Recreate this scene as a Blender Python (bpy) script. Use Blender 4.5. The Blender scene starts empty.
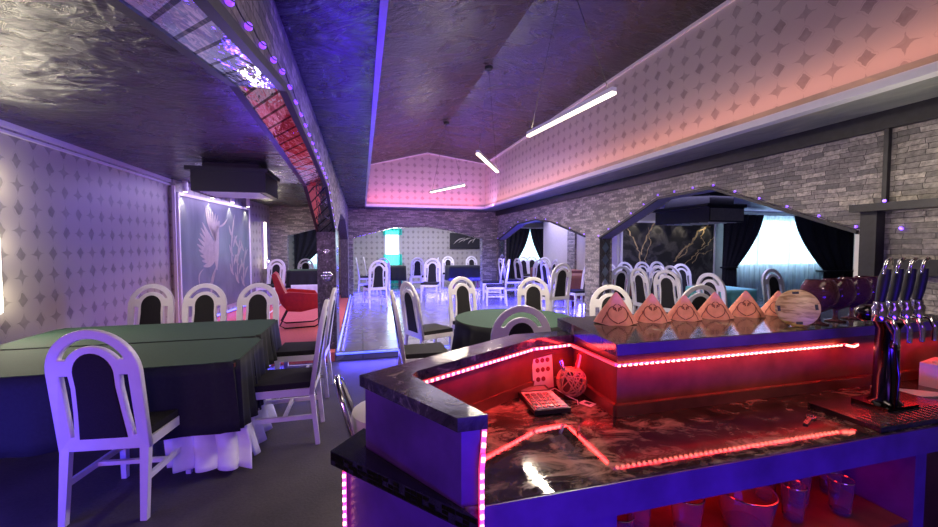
import bpy, bmesh, math, random
from mathutils import Vector, Matrix
random.seed(7)
SC = bpy.context.scene
COL = SC.collection
PI = math.pi

# ------------------------------------------------------------------ camera
cam = bpy.data.cameras.new('camera')
cam.sensor_width = 36
cam.lens = 400 * 36 / 938
cam.clip_start = 0.02
cam_o = bpy.data.objects.new('camera', cam)
cam_o.location = (0, 0, 1.52)
cam_o.rotation_euler = (math.radians(87.5), 0, math.radians(-15))
COL.objects.link(cam_o)
SC.camera = cam_o

# ------------------------------------------------------------------ world and colour
SC.view_settings.view_transform = 'Standard'
SC.view_settings.look = 'None'
SC.view_settings.gamma = 1
SC.view_settings.use_curve_mapping = False
SC.view_settings.exposure = 0.0
SC.cycles.use_denoising = True
SC.cycles.max_bounces = 7
SC.cycles.caustics_reflective = False
SC.cycles.caustics_refractive = False
SC.cycles.sample_clamp_indirect = 4
w = bpy.data.worlds.new('world')
SC.world = w
w.use_nodes = True
w.node_tree.nodes['Background'].inputs[0].default_value = (0.66, 0.90, 1.0, 1)
w.node_tree.nodes['Background'].inputs[1].default_value = 6

# ------------------------------------------------------------------ lights
def area(name, loc, target, sx, sy, power, col, spread=180):
    l = bpy.data.lights.new(name, 'AREA')
    l.shape = 'RECTANGLE'; l.size = sx; l.size_y = sy
    l.energy = power; l.color = col; l.spread = math.radians(spread)
    o = bpy.data.objects.new(name, l)
    o.location = loc
    d = Vector(target) - Vector(loc)
    o.rotation_euler = d.to_track_quat('-Z', 'Y').to_euler()
    COL.objects.link(o)
    return o
def strip(name, a, b, face, power, col, width=0.03, spread=180):
    """long thin lamp from a to b that shines along face"""
    a = Vector(a); b = Vector(b)
    l = bpy.data.lights.new(name, 'AREA')
    l.shape = 'RECTANGLE'; l.size = (b - a).length; l.size_y = width
    l.energy = power; l.color = col; l.spread = math.radians(spread)
    o = bpy.data.objects.new(name, l)
    x = (b - a).normalized(); z = -Vector(face).normalized()
    z = (z - x * z.dot(x)).normalized(); y = z.cross(x)
    m = Matrix((x, y, z)).transposed().to_4x4()
    m.translation = (a + b) / 2
    o.matrix_world = m
    COL.objects.link(o)
    return o
def spot(name, loc, target, power, col, ang=60, blend=0.6, r=0.02):
    l = bpy.data.lights.new(name, 'SPOT')
    l.energy = power; l.color = col; l.spot_size = math.radians(ang); l.spot_blend = blend; l.shadow_soft_size = r
    o = bpy.data.objects.new(name, l)
    o.location = loc
    o.rotation_euler = (Vector(target) - Vector(loc)).to_track_quat('-Z', 'Y').to_euler()
    COL.objects.link(o)
    return o
WARM = (1.0, 0.86, 0.66); VIO = (0.28, 0.12, 1.0); BLUE = (0.06, 0.05, 1.0); RED = (1.0, 0.02, 0.02)
# party lighting on the back bar behind the photographer
area('back_bar_blue', (0.7, -1.2, 0.42), (0.7, 1.0, 0.62), 1.8, 0.25, 34, (0.07, 0.015, 1.0), 120)
area('back_bar_violet', (0.7, -1.3, 2.1), (0.6, 3, 1.0), 1.6, 0.4, 4, (0.30, 0.10, 1.0), 120)
area('back_bar_violet_left', (-1.6, -1.2, 1.7), (-1.6, 3, 1.0), 1.2, 0.4, 14, (0.85, 0.36, 1.0), 110)
# added fill lamps over the bar and the room, without fixtures
area('bar_fill', (1.3, 0.2, 2.55), (1.5, 1.6, 1.0), 1.2, 0.3, 6, (1.0, 0.84, 0.66))
spot('ledge_fill', (1.0, -0.3, 2.45), (1.68, 1.80, 1.25), 62, (1.0, 0.78, 0.58), 30, 0.5, 0.06)  # added spot aimed at the ledge to brighten the napkins
area('room_fill', (1.8, 3.0, 3.4), (1.8, 3.4, 0), 1.6, 3.0, 14, (1.0, 0.84, 0.76))
area('room_fill', (1.8, 7.5, 3.4), (1.8, 8.0, 0), 1.6, 3.0, 32, (0.85, 0.74, 1.0))
# added blue lamps, no fixture, washing the flat ceilings beside the tray
area('ceiling_blue', (-0.10, 3.6, 2.0), (-0.1, 3.7, 2.6), 0.1, 3.4, 17, (0.08, 0.015, 1.0))
area('ceiling_blue_left', (-1.0, 4.6, 1.9), (-1.3, 4.5, 2.6), 0.8, 0.4, 18, (0.12, 0.04, 1.0))
area('soffit_warm', (3.4, 1.8, 1.9), (3.8, 1.9, 2.6), 0.2, 0.8, 3.5, (1.0, 0.9, 0.66))  # added uplight without a fixture, lifts the marble soffit
area('left_wall_violet', (-1.2, 6.6, 1.9), (-3.0, 6.4, 1.5), 0.3, 0.3, 3, (0.30, 0.16, 1.0))
area('dance_violet', (1.9, 8.6, 2.55), (1.9, 8.6, 0), 2.4, 2.4, 16, (0.50, 0.42, 1.0))  # added violet lamp, no fixture, brightens the dance floor
area('left_stage_violet', (-1.9, 8.8, 2.5), (-1.9, 8.6, 0), 1.6, 2.4, 60, (0.65, 0.50, 1.0))
area('annex_violet', (6.2, 6.2, 2.4), (6.2, 6.4, 0), 2.2, 2.2, 100, (0.56, 0.52, 1.0))
area('annex_far_violet', (6.3, 11.8, 2.4), (6.2, 11.8, 0), 2.0, 3.0, 120, (0.60, 0.55, 1.0))
area('far_room_white', (2.2, 13.8, 2.4), (2.2, 14.2, 0), 3.5, 1.8, 120, (0.85, 0.80, 1.0))
area('left_far_white', (-1.6, 13.4, 2.4), (-1.6, 13.6, 0), 1.2, 1.0, 30, (0.8, 0.78, 1.0))
# blue LED strips under the tables and along the plinths
area('under_blue_far', (3.0, 12.9, 0.45), (3.0, 12.9, 0.0), 2.0, 0.4, 380, BLUE)
area('under_blue_far_left', (0.4, 12.6, 0.45), (0.4, 12.6, 0.0), 1.6, 0.4, 120, BLUE)
area('under_blue_annex', (5.0, 9.0, 0.5), (4.6, 9.0, 0.0), 0.6, 3.0, 520, BLUE)
area('under_blue_dance', (3.6, 8.4, 0.7), (3.2, 8.6, 0.1), 0.3, 3.0, 150, BLUE)
area('under_blue_table', (-2.3, 2.2, 0.5), (-2.2, 3.0, 0.3), 0.9, 0.2, 16, BLUE)
strip('led_stage_front', (-0.3, 5.44, 0.10), (3.9, 5.44, 0.10), (0, -1, -0.5), 50, BLUE)
strip('led_stage_front_left', (-2.9, 5.44, 0.10), (-0.6, 5.44, 0.10), (0, -1, -0.5), 20, BLUE)
strip('led_stage_side', (-0.27, 5.7, 0.16), (-0.27, 11.6, 0.16), (1, 0, -0.3), 16, BLUE)
strip('led_left_base', (-2.80, 8.2, 0.2), (-2.3, 11.8, 0.2), (1, 0, 0.3), 12, BLUE)
# red cove light behind the white cornice of the tray
strip('cove_right', (3.30, -1.2, 2.72), (3.30, 11.0, 2.72), (0.8, 0, 1), 17, (1.0, 0.36, 0.20), 0.06)
strip('cove_far', (0.2, 11.02, 2.72), (3.3, 11.02, 2.72), (0, 0.8, 1), 8, (1.0, 0.12, 0.12), 0.06)
strip('tray_far_violet', (0.2, 10.2, 2.62), (3.4, 10.2, 2.62), (0, 1.0, 0.9), 26, (0.85, 0.36, 1.0), 0.04)  # hangs clear of the cornice, tints the far tray paper
strip('tray_right_violet', (2.5, 5.5, 2.64), (2.5, 10.5, 2.64), (1, 0, 0.6), 14, (0.85, 0.40, 1.0), 0.04)  # also clear of the cornice, tints the right tray paper
# daylight outside the windows
area('day_annex', (11.3, 9.7, 1.8), (11.0, 6, 1.4), 4.2, 1.8, 200, (0.74, 0.86, 1.0))
area('day_arch', (6.9, 16.6, 1.7), (6.6, 12, 1.2), 1.8, 1.6, 60, (0.72, 0.95, 1.0))
area('day_far', (1.2, 16.7, 1.5), (1.2, 12, 1.2), 0.7, 1.4, 25, (0.9, 1.0, 1.0))
area('day_left', (-1.4, 16.7, 1.5), (-1.4, 12, 1.2), 1.5, 1.4, 25, (0.6, 0.95, 1.0))

# ------------------------------------------------------------------ node helpers
class NT:
    def __init__(self, name):
        self.m = bpy.data.materials.new(name); self.m.use_nodes = True
        self.t = self.m.node_tree; self.b = self.t.nodes['Principled BSDF']
    def n(self, kind, **kw):
        nd = self.t.nodes.new(kind)
        for k, v in kw.items(): setattr(nd, k, v)
        return nd
    def l(self, a, b): self.t.links.new(a, b)
    def math(self, op, a, b=None, c=None):
        nd = self.n('ShaderNodeMath', operation=op)
        for i, v in enumerate((a, b, c)):
            if v is None: continue
            if isinstance(v, (int, float)): nd.inputs[i].default_value = v
            else: self.l(v, nd.inputs[i])
        return nd.outputs[0]
    def coords(self, kind='Object', scale=(1, 1, 1), rot=(0, 0, 0)):
        tc = self.n('ShaderNodeTexCoord'); mp = self.n('ShaderNodeMapping')
        mp.inputs['Scale'].default_value = scale; mp.inputs['Rotation'].default_value = rot
        self.l(tc.outputs[kind], mp.inputs[0]); return mp.outputs[0]
    def noise(self, vec, scale, detail=4, dist=0, rough=0.55):
        nd = self.n('ShaderNodeTexNoise'); nd.inputs['Scale'].default_value = scale
        nd.inputs['Detail'].default_value = detail; nd.inputs['Distortion'].default_value = dist
        nd.inputs['Roughness'].default_value = rough
        self.l(vec, nd.inputs['Vector']); return nd.outputs[0]
    def ramp(self, fac, stops):
        nd = self.n('ShaderNodeValToRGB')
        cr = nd.color_ramp
        while len(cr.elements) < len(stops): cr.elements.new(0.5)
        for e, (p, c) in zip(cr.elements, stops):
            e.position = p; e.color = (*c, 1) if len(c) == 3 else c
        self.l(fac, nd.inputs[0]); return nd.outputs[0]
    def mix(self, fac, a, b):
        nd = self.n('ShaderNodeMix', data_type='RGBA')
        if isinstance(fac, (int, float)): nd.inputs[0].default_value = fac
        else: self.l(fac, nd.inputs[0])
        for i, v in ((6, a), (7, b)):
            if isinstance(v, tuple): nd.inputs[i].default_value = (*v, 1)
            else: self.l(v, nd.inputs[i])
        return nd.outputs[2]
    def bump(self, h, strength, dist=0.01):
        nd = self.n('ShaderNodeBump'); nd.inputs['Strength'].default_value = strength
        nd.inputs['Distance'].default_value = dist
        self.l(h, nd.inputs['Height']); self.l(nd.outputs[0], self.b.inputs['Normal'])
    def base(self, c):
        if isinstance(c, tuple): self.b.inputs['Base Color'].default_value = (*c, 1)
        else: self.l(c, self.b.inputs['Base Color'])
    def set(self, **kw):
        for k, v in kw.items(): self.b.inputs[k.replace('_', ' ')].default_value = v
        return self

M = {}
def simple(name, c, rough=0.5, metal=0.0, var=0.12, scale=18, bump=0.0, **kw):
    t = NT(name); v = t.coords()
    n = t.noise(v, scale)
    dark = tuple(x * (1 - var) for x in c); lite = tuple(min(1, x * (1 + var)) for x in c)
    t.base(t.ramp(n, [(0.3, dark), (0.7, lite)]))
    t.set(Roughness=rough, Metallic=metal, **kw)
    if bump: t.bump(n, bump)
    M[name] = t.m
    return t
def emit(name, c, s):
    t = NT(name); t.base((0.8, 0.8, 0.8)) ; t.b.inputs['Emission Color'].default_value = (*c, 1)
    t.b.inputs['Emission Strength'].default_value = s; M[name] = t.m
    return t

# venetian plaster ceiling, dark and shiny
t = NT('dark_plaster'); v = t.coords('Object', (1.0, 1.5, 1.0), (0, 0, 0.5))
n = t.noise(v, 1.9, 9, 0.9, 0.62); n2 = t.noise(v, 9, 6, 0.8, 0.6)
t.base(t.ramp(n, [(0.25, (0.010, 0.008, 0.009)), (0.6, (0.018, 0.015, 0.0165)), (0.8, (0.036, 0.032, 0.034))]))
t.l(t.ramp(n, [(0.3, (0.20,) * 3), (0.7, (0.36,) * 3)]), t.b.inputs['Roughness'])
t.bump(t.math('ADD', n, t.math('MULTIPLY', n2, 0.5)), 0.55, 0.05)
t.b.inputs['Specular IOR Level'].default_value = 0.7; M['dark_plaster'] = t.m
# grey marble soffit
t = NT('soffit_marble'); v = t.coords('Object', (2, 0.7, 1)); n = t.noise(v, 2.5, 8, 1.0)
t.base(t.ramp(n, [(0.3, (0.20, 0.21, 0.20)), (0.62, (0.34, 0.35, 0.32)), (0.72, (0.55, 0.50, 0.32))]))
t.set(Roughness=0.3); t.bump(n, 0.4, 0.03); M['soffit_marble'] = t.m

def wallpaper(name, base, dark, cu, cv):
    t = NT(name); tc = t.n('ShaderNodeTexCoord'); sp = t.n('ShaderNodeSeparateXYZ')
    wz = t.n('ShaderNodeTexNoise'); wz.inputs['Scale'].default_value = 14; wz.inputs['Detail'].default_value = 3; t.l(tc.outputs['UV'], wz.inputs['Vector'])
    wa = t.n('ShaderNodeVectorMath', operation='MULTIPLY_ADD'); t.l(wz.outputs['Color'], wa.inputs[0]); wa.inputs[1].default_value = (0.05, 0.05, 0); t.l(tc.outputs['UV'], wa.inputs[2])
    t.l(wa.outputs[0], sp.inputs[0])
    U = t.math('DIVIDE', sp.outputs[0], cu); V = t.math('DIVIDE', sp.outputs[1], cv)
    def cell(x, off): return t.math('ABSOLUTE', t.math('SUBTRACT', t.math('FRACT', t.math('ADD', x, off)), 0.5))
    def lattice(ou, ov):
        return cell(U, ou), cell(V, ov)
    out = None
    for ou, ov, kind in ((0, 0, 'd'), (0.5, 0.5, 'd'), (0.5, 0.0, 's'), (0.0, 0.5, 's')):
        a, b = lattice(ou, ov)
        if kind == 'd':
            s = t.math('ADD', t.math('MULTIPLY', a, 1.3), t.math('MULTIPLY', b, 1.0))
            m = t.math('MULTIPLY', t.math('SMOOTH_MIN', t.math('LESS_THAN', s, 0.17), 1.0, 0.01), 0.85)
            ring = t.math('MULTIPLY', t.math('COMPARE', s, 0.22, 0.012), 0.25)
            m = t.math('MAXIMUM', m, ring)
        else:
            s = t.math('ADD', t.math('SQRT', a), t.math('SQRT', b))
            m = t.math('MULTIPLY', t.math('LESS_THAN', s, 0.50), 0.7)
        out = m if out is None else t.math('MAXIMUM', out, m)
    n = t.noise(t.coords('UV'), 9, 5, 0.5)
    f = t.math('MULTIPLY', out, t.math('ADD', t.math('MULTIPLY', n, 1.1), 0.15))
    t.base(t.mix(f, base, dark)); t.set(Roughness=0.42); t.b.inputs['Specular IOR Level'].default_value = 0.45
    t.bump(out, 0.25, 0.004); M[name] = t.m
wallpaper('damask', (0.46, 0.43, 0.39), (0.13, 0.12, 0.115), 0.40, 0.42)
wallpaper('tray_paper', (0.56, 0.50, 0.47), (0.24, 0.19, 0.19), 0.42, 0.36)
# stacked ledge stone
t = NT('ledge_stone'); tc = t.n('ShaderNodeTexCoord')
br = t.n('ShaderNodeTexBrick'); br.offset = 0.37; br.squash = 0.7; br.squash_frequency = 3
nz = t.n('ShaderNodeTexNoise'); nz.inputs['Scale'].default_value = 5; t.l(tc.outputs['UV'], nz.inputs['Vector'])
ad = t.n('ShaderNodeVectorMath', operation='MULTIPLY_ADD'); t.l(nz.outputs['Color'], ad.inputs[0]); ad.inputs[1].default_value = (0.10, 0.035, 0); t.l(tc.outputs['UV'], ad.inputs[2])
t.l(ad.outputs[0], br.inputs['Vector'])
br.inputs['Scale'].default_value = 1; br.inputs['Brick Width'].default_value = 0.19; br.inputs['Row Height'].default_value = 0.042
br.inputs['Mortar Size'].default_value = 0.002; br.inputs['Mortar Smooth'].default_value = 1.0; br.inputs['Bias'].default_value = -0.1
br.inputs['Color1'].default_value = (0.20, 0.185, 0.18, 1); br.inputs['Color2'].default_value = (0.70, 0.62, 0.55, 1); br.inputs['Mortar'].default_value = (0.11, 0.10, 0.10, 1)
n = t.noise(tc.outputs['UV'], 30, 6); n0 = t.noise(tc.outputs['UV'], 7, 3)
mm = t.mix(t.ramp(n, [(0.35, (0, 0, 0)), (0.75, (1, 1, 1))]), br.outputs[0], (0.13, 0.12, 0.115))
t.base(mm); t.set(Roughness=0.62)
h = t.math('ADD', t.math('MULTIPLY', br.outputs[1], -1.2), t.math('ADD', t.math('MULTIPLY', n, 0.5), n0)); t.bump(h, 0.9, 0.02); M['ledge_stone'] = t.m
# stone floor / dance floor / carpet
t = NT('dark_floor'); v = t.coords(); n = t.noise(v, 3, 8, 0.3); n2 = t.noise(v, 60, 3)
t.base(t.ramp(t.math('ADD', t.math('MULTIPLY', n, 0.6), t.math('MULTIPLY', n2, 0.4)), [(0.3, (0.035, 0.030, 0.026)), (0.75, (0.095, 0.082, 0.070))]))
t.set(Roughness=0.6); t.bump(n2, 0.2); M['dark_floor'] = t.m
t = NT('dance_tiles'); tc = t.n('ShaderNodeTexCoord'); br = t.n('ShaderNodeTexBrick'); br.offset = 0
t.l(tc.outputs['UV'], br.inputs['Vector']); br.inputs['Scale'].default_value = 1; br.inputs['Brick Width'].default_value = 0.6; br.inputs['Row Height'].default_value = 0.6
br.inputs['Mortar Size'].default_value = 0.006; br.inputs['Color1'].default_value = (0.30, 0.29, 0.33, 1); br.inputs['Color2'].default_value = (0.36, 0.35, 0.38, 1); br.inputs['Mortar'].default_value = (0.12, 0.12, 0.14, 1)
n = t.noise(tc.outputs['UV'], 2.5, 7, 0.6)
t.base(t.mix(t.math('MULTIPLY', n, 0.8), br.outputs[0], (0.16, 0.155, 0.18))); t.l(t.ramp(n, [(0.3, (0.13,) * 3), (0.75, (0.34,) * 3)]), t.b.inputs['Roughness'])
t.bump(n, 0.06, 0.02); t.b.inputs['Metallic'].default_value = 0.35; M['dance_tiles'] = t.m
simple('red_carpet', (0.62, 0.13, 0.13), 0.9, var=0.2, scale=60, bump=0.2)
simple('white_paint', (0.80, 0.78, 0.80), 0.35, var=0.03)
simple('white_trim', (0.82, 0.80, 0.82), 0.4, var=0.03)
simple('black_fabric', (0.012, 0.011, 0.013), 0.9, var=0.25, scale=120, bump=0.2)
simple('green_cloth', (0.014, 0.052, 0.030), 0.85, var=0.12, scale=90, bump=0.1)
simple('black_or_unlit_cloth', (0.012, 0.014, 0.016), 0.85, var=0.2, scale=60)  # dark cloths, and painted shade on the green cloths' drops
simple('brown_cloth', (0.21, 0.07, 0.055), 0.75, var=0.15, scale=40)
simple('brown_top', (0.42, 0.17, 0.11), 0.7, var=0.12, scale=40)
simple('teal_cloth', (0.18, 0.62, 0.62), 0.7, var=0.08)
simple('white_cloth', (0.80, 0.80, 0.84), 0.8, var=0.04)
simple('red_leather', (0.50, 0.02, 0.022), 0.4, var=0.15)
simple('bar_paint', (0.10, 0.035, 0.17), 0.35, var=0.3, scale=7, bump=0.05)
simple('black_gloss', (0.02, 0.02, 0.022), 0.18, var=0.5, scale=25, bump=0.15)
simple('dark_wood', (0.16, 0.05, 0.035), 0.3, var=0.3, scale=10)
simple('dark_frame', (0.018, 0.016, 0.022), 0.45, var=0.3)
simple('chrome', (0.75, 0.75, 0.78), 0.12, 1.0, var=0.05)
simple('dark_chrome', (0.07, 0.06, 0.07), 0.16, 1.0, var=0.15)
simple('grey_metal', (0.28, 0.27, 0.25), 0.4, 0.3, var=0.1)
simple('black_plastic', (0.012, 0.012, 0.013), 0.5, var=0.1)
simple('light_plastic', (0.75, 0.70, 0.68), 0.45, var=0.04)
simple('paper_white', (0.85, 0.82, 0.80), 0.7, var=0.04)
simple('napkin_pink', (0.90, 0.34, 0.25), 0.85, var=0.10, scale=30, bump=0.15)
simple('ribbon_maroon', (0.20, 0.02, 0.03), 0.6, var=0.1)
simple('black_curtain', (0.014, 0.013, 0.02), 0.8, var=0.3, scale=20)
simple('gold_paint', (0.66, 0.50, 0.26), 0.4, 0.3, var=0.3, scale=14)
simple('white_ink', (0.46, 0.42, 0.36), 0.5, var=0.12, scale=10)
simple('violet_wall', (0.20, 0.18, 0.42), 0.6, var=0.1)
simple('plain_cream', (0.62, 0.58, 0.52), 0.55, var=0.05)
simple('wicker', (0.42, 0.24, 0.15), 0.6, var=0.25, scale=50)
simple('stained_steel', (0.35, 0.33, 0.34), 0.25, 0.9, var=0.2)
# veined black marble print / misty grey print
t = NT('black_marble'); v = t.coords('UV', (0.6, 0.9, 1), (0, 0, 0.7)); n = t.noise(v, 1.6, 7, 2.2)
t.base(t.ramp(n, [(0.0, (0.025, 0.024, 0.025)), (0.47, (0.03, 0.03, 0.032)), (0.56, (0.10, 0.095, 0.09)), (0.66, (0.035, 0.034, 0.035))])); t.set(Roughness=0.3); M['black_marble'] = t.m
t = NT('misty_print'); v = t.coords('UV', (1.4, 0.5, 1)); n = t.noise(v, 1.6, 6, 0.6)
t.base(t.ramp(n, [(0.3, (0.13, 0.15, 0.17)), (0.7, (0.24, 0.27, 0.29))])); t.set(Roughness=0.35); M['misty_print'] = t.m
# bar worktop: glossy, stained
t = NT('worktop'); v = t.coords('Object', (1, 1.6, 1), (0, 0, 0.3)); n = t.noise(v, 7, 9, 1.0, 0.7); n2 = t.noise(v, 2.2, 4, 0.5)
f = t.math('MULTIPLY', n, t.math('ADD', n2, 0.45))
t.base(t.ramp(f, [(0.36, (0.012, 0.009, 0.008)), (0.47, (0.05, 0.038, 0.03)), (0.62, (0.34, 0.27, 0.20))]))
t.l(t.ramp(n, [(0.40, (0.015,) * 3), (0.55, (0.07,) * 3), (0.70, (0.03,) * 3)]), t.b.inputs['Roughness'])
t.b.inputs['Specular IOR Level'].default_value = 0.8; t.bump(n, 0.008, 0.01); M['worktop'] = t.m
# cap of the raised ledge: reflective dark stone
t = NT('cap_stone'); v = t.coords('Object', (1, 1, 1)); n = t.noise(v, 9, 8, 1.4, 0.7)
t.base(t.ramp(n, [(0.35, (0.02, 0.018, 0.02)), (0.55, (0.06, 0.055, 0.05)), (0.68, (0.30, 0.26, 0.20))]))
t.set(Roughness=0.1); t.b.inputs['Specular IOR Level'].default_value = 0.85; t.bump(n, 0.06, 0.01); M['cap_stone'] = t.m
# mirror strips
t = NT('mirror_strips'); tc = t.n('ShaderNodeTexCoord'); sp = t.n('ShaderNodeSeparateXYZ'); t.l(tc.outputs['UV'], sp.inputs[0])
s = t.math('ADD', t.math('MULTIPLY', sp.outputs[0], 6.0), t.math('MULTIPLY', sp.outputs[1], 3.0))
fr = t.math('FRACT', s); line = t.math('LESS_THAN', t.math('ABSOLUTE', t.math('SUBTRACT', fr, 0.5)), 0.09)
t.base(t.mix(line, (0.72, 0.68, 0.80), (0.03, 0.03, 0.04)))
t.l(t.math('SUBTRACT', 1.0, line), t.b.inputs['Metallic']); t.set(Roughness=0.08); n = t.noise(t.coords('UV'), 4, 3); t.bump(t.math('ADD', t.math('MULTIPLY', t.math('FLOOR', s), 0.37), n), 0.25, 0.03); M['mirror_strips'] = t.m
simple('mirror', (0.72, 0.74, 0.82), 0.06, 1.0, var=0.03)
t = NT('column_dark'); v = t.coords('UV'); n = t.noise(v, 22, 6, 1.2)
t.base(t.ramp(n, [(0.4, (0.05, 0.045, 0.055)), (0.62, (0.13, 0.12, 0.14)), (0.7, (0.34, 0.32, 0.36))])); t.set(Roughness=0.3, Metallic=0.3); t.bump(n, 0.5, 0.01); M['column_dark'] = t.m
# wood grain disc
t = NT('pale_wood'); v = t.coords('Object', (3, 1, 14), (0, 0.25, 0)); n = t.noise(v, 5, 6, 0.8)
t.base(t.ramp(n, [(0.38, (0.34, 0.19, 0.06)), (0.5, (0.62, 0.40, 0.15)), (0.7, (0.72, 0.50, 0.22))])); t.set(Roughness=0.45); M['pale_wood'] = t.m
# glass
t = NT('smoky_glass'); t.base((0.30, 0.10, 0.16)); t.set(Roughness=0.04, IOR=1.35); t.b.inputs['Transmission Weight'].default_value = 0.75; M['smoky_glass'] = t.m
t = NT('clear_glass'); t.base((0.96, 0.96, 0.98)); t.set(Roughness=0.02, IOR=1.25); t.b.inputs['Transmission Weight'].default_value = 0.95; M['clear_glass'] = t.m
t = NT('pane_glass'); t.t.nodes.remove(t.b); tr = t.n('ShaderNodeBsdfTransparent'); tr.inputs[0].default_value = (0.93, 0.97, 1, 1)
gl = t.n('ShaderNodeBsdfGlossy'); gl.inputs['Roughness'].default_value = 0.05; mx = t.n('ShaderNodeMixShader'); mx.inputs[0].default_value = 0.06
t.l(tr.outputs[0], mx.inputs[1]); t.l(gl.outputs[0], mx.inputs[2]); t.l(mx.outputs[0], t.t.nodes['Material Output'].inputs[0]); M['pane_glass'] = t.m
def sheer(name, col, transp):
    t = NT(name); t.t.nodes.remove(t.b)
    tr = t.n('ShaderNodeBsdfTransparent'); tr.inputs[0].default_value = (*col, 1)
    tl = t.n('ShaderNodeBsdfTranslucent'); tl.inputs[0].default_value = (*col, 1)
    df = t.n('ShaderNodeBsdfDiffuse'); df.inputs[0].default_value = (*col, 1)
    m1 = t.n('ShaderNodeMixShader'); m1.inputs[0].default_value = 0.4; t.l(tl.outputs[0], m1.inputs[1]); t.l(df.outputs[0], m1.inputs[2])
    m2 = t.n('ShaderNodeMixShader')
    w_ = t.noise(t.coords('Object', (6, 6, 0.4)), 2.2, 3)
    t.l(t.math('MULTIPLY', w_, 2 * (1 - transp)), m2.inputs[0])
    t.l(tr.outputs[0], m2.inputs[1]); t.l(m1.outputs[0], m2.inputs[2]); t.l(m2.outputs[0], t.t.nodes['Material Output'].inputs[0]); M[name] = t.m
sheer('sheer_blue', (0.74, 0.90, 0.97), 0.45)
sheer('sheer_teal', (0.10, 0.75, 0.62), 0.45)
emit('lamp_white', (1.0, 0.84, 0.58), 5)
emit('lamp_cool', (1.0, 0.92, 0.80), 5)
emit('led_blue', (0.01, 0.06, 1.0), 2.6)
emit('led_red', (1.0, 0.16, 0.10), 12)
emit('led_tape', (1.0, 0.004, 0.008), 0.8)
emit('led_pink', (1.0, 0.30, 0.32), 9)
emit('led_tape_pink', (1.0, 0.006, 0.07), 0.8)
emit('bulb_violet', (0.20, 0.03, 1.0), 2.2)
emit('bulb_warm', (1.0, 0.85, 0.6), 14)

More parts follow.
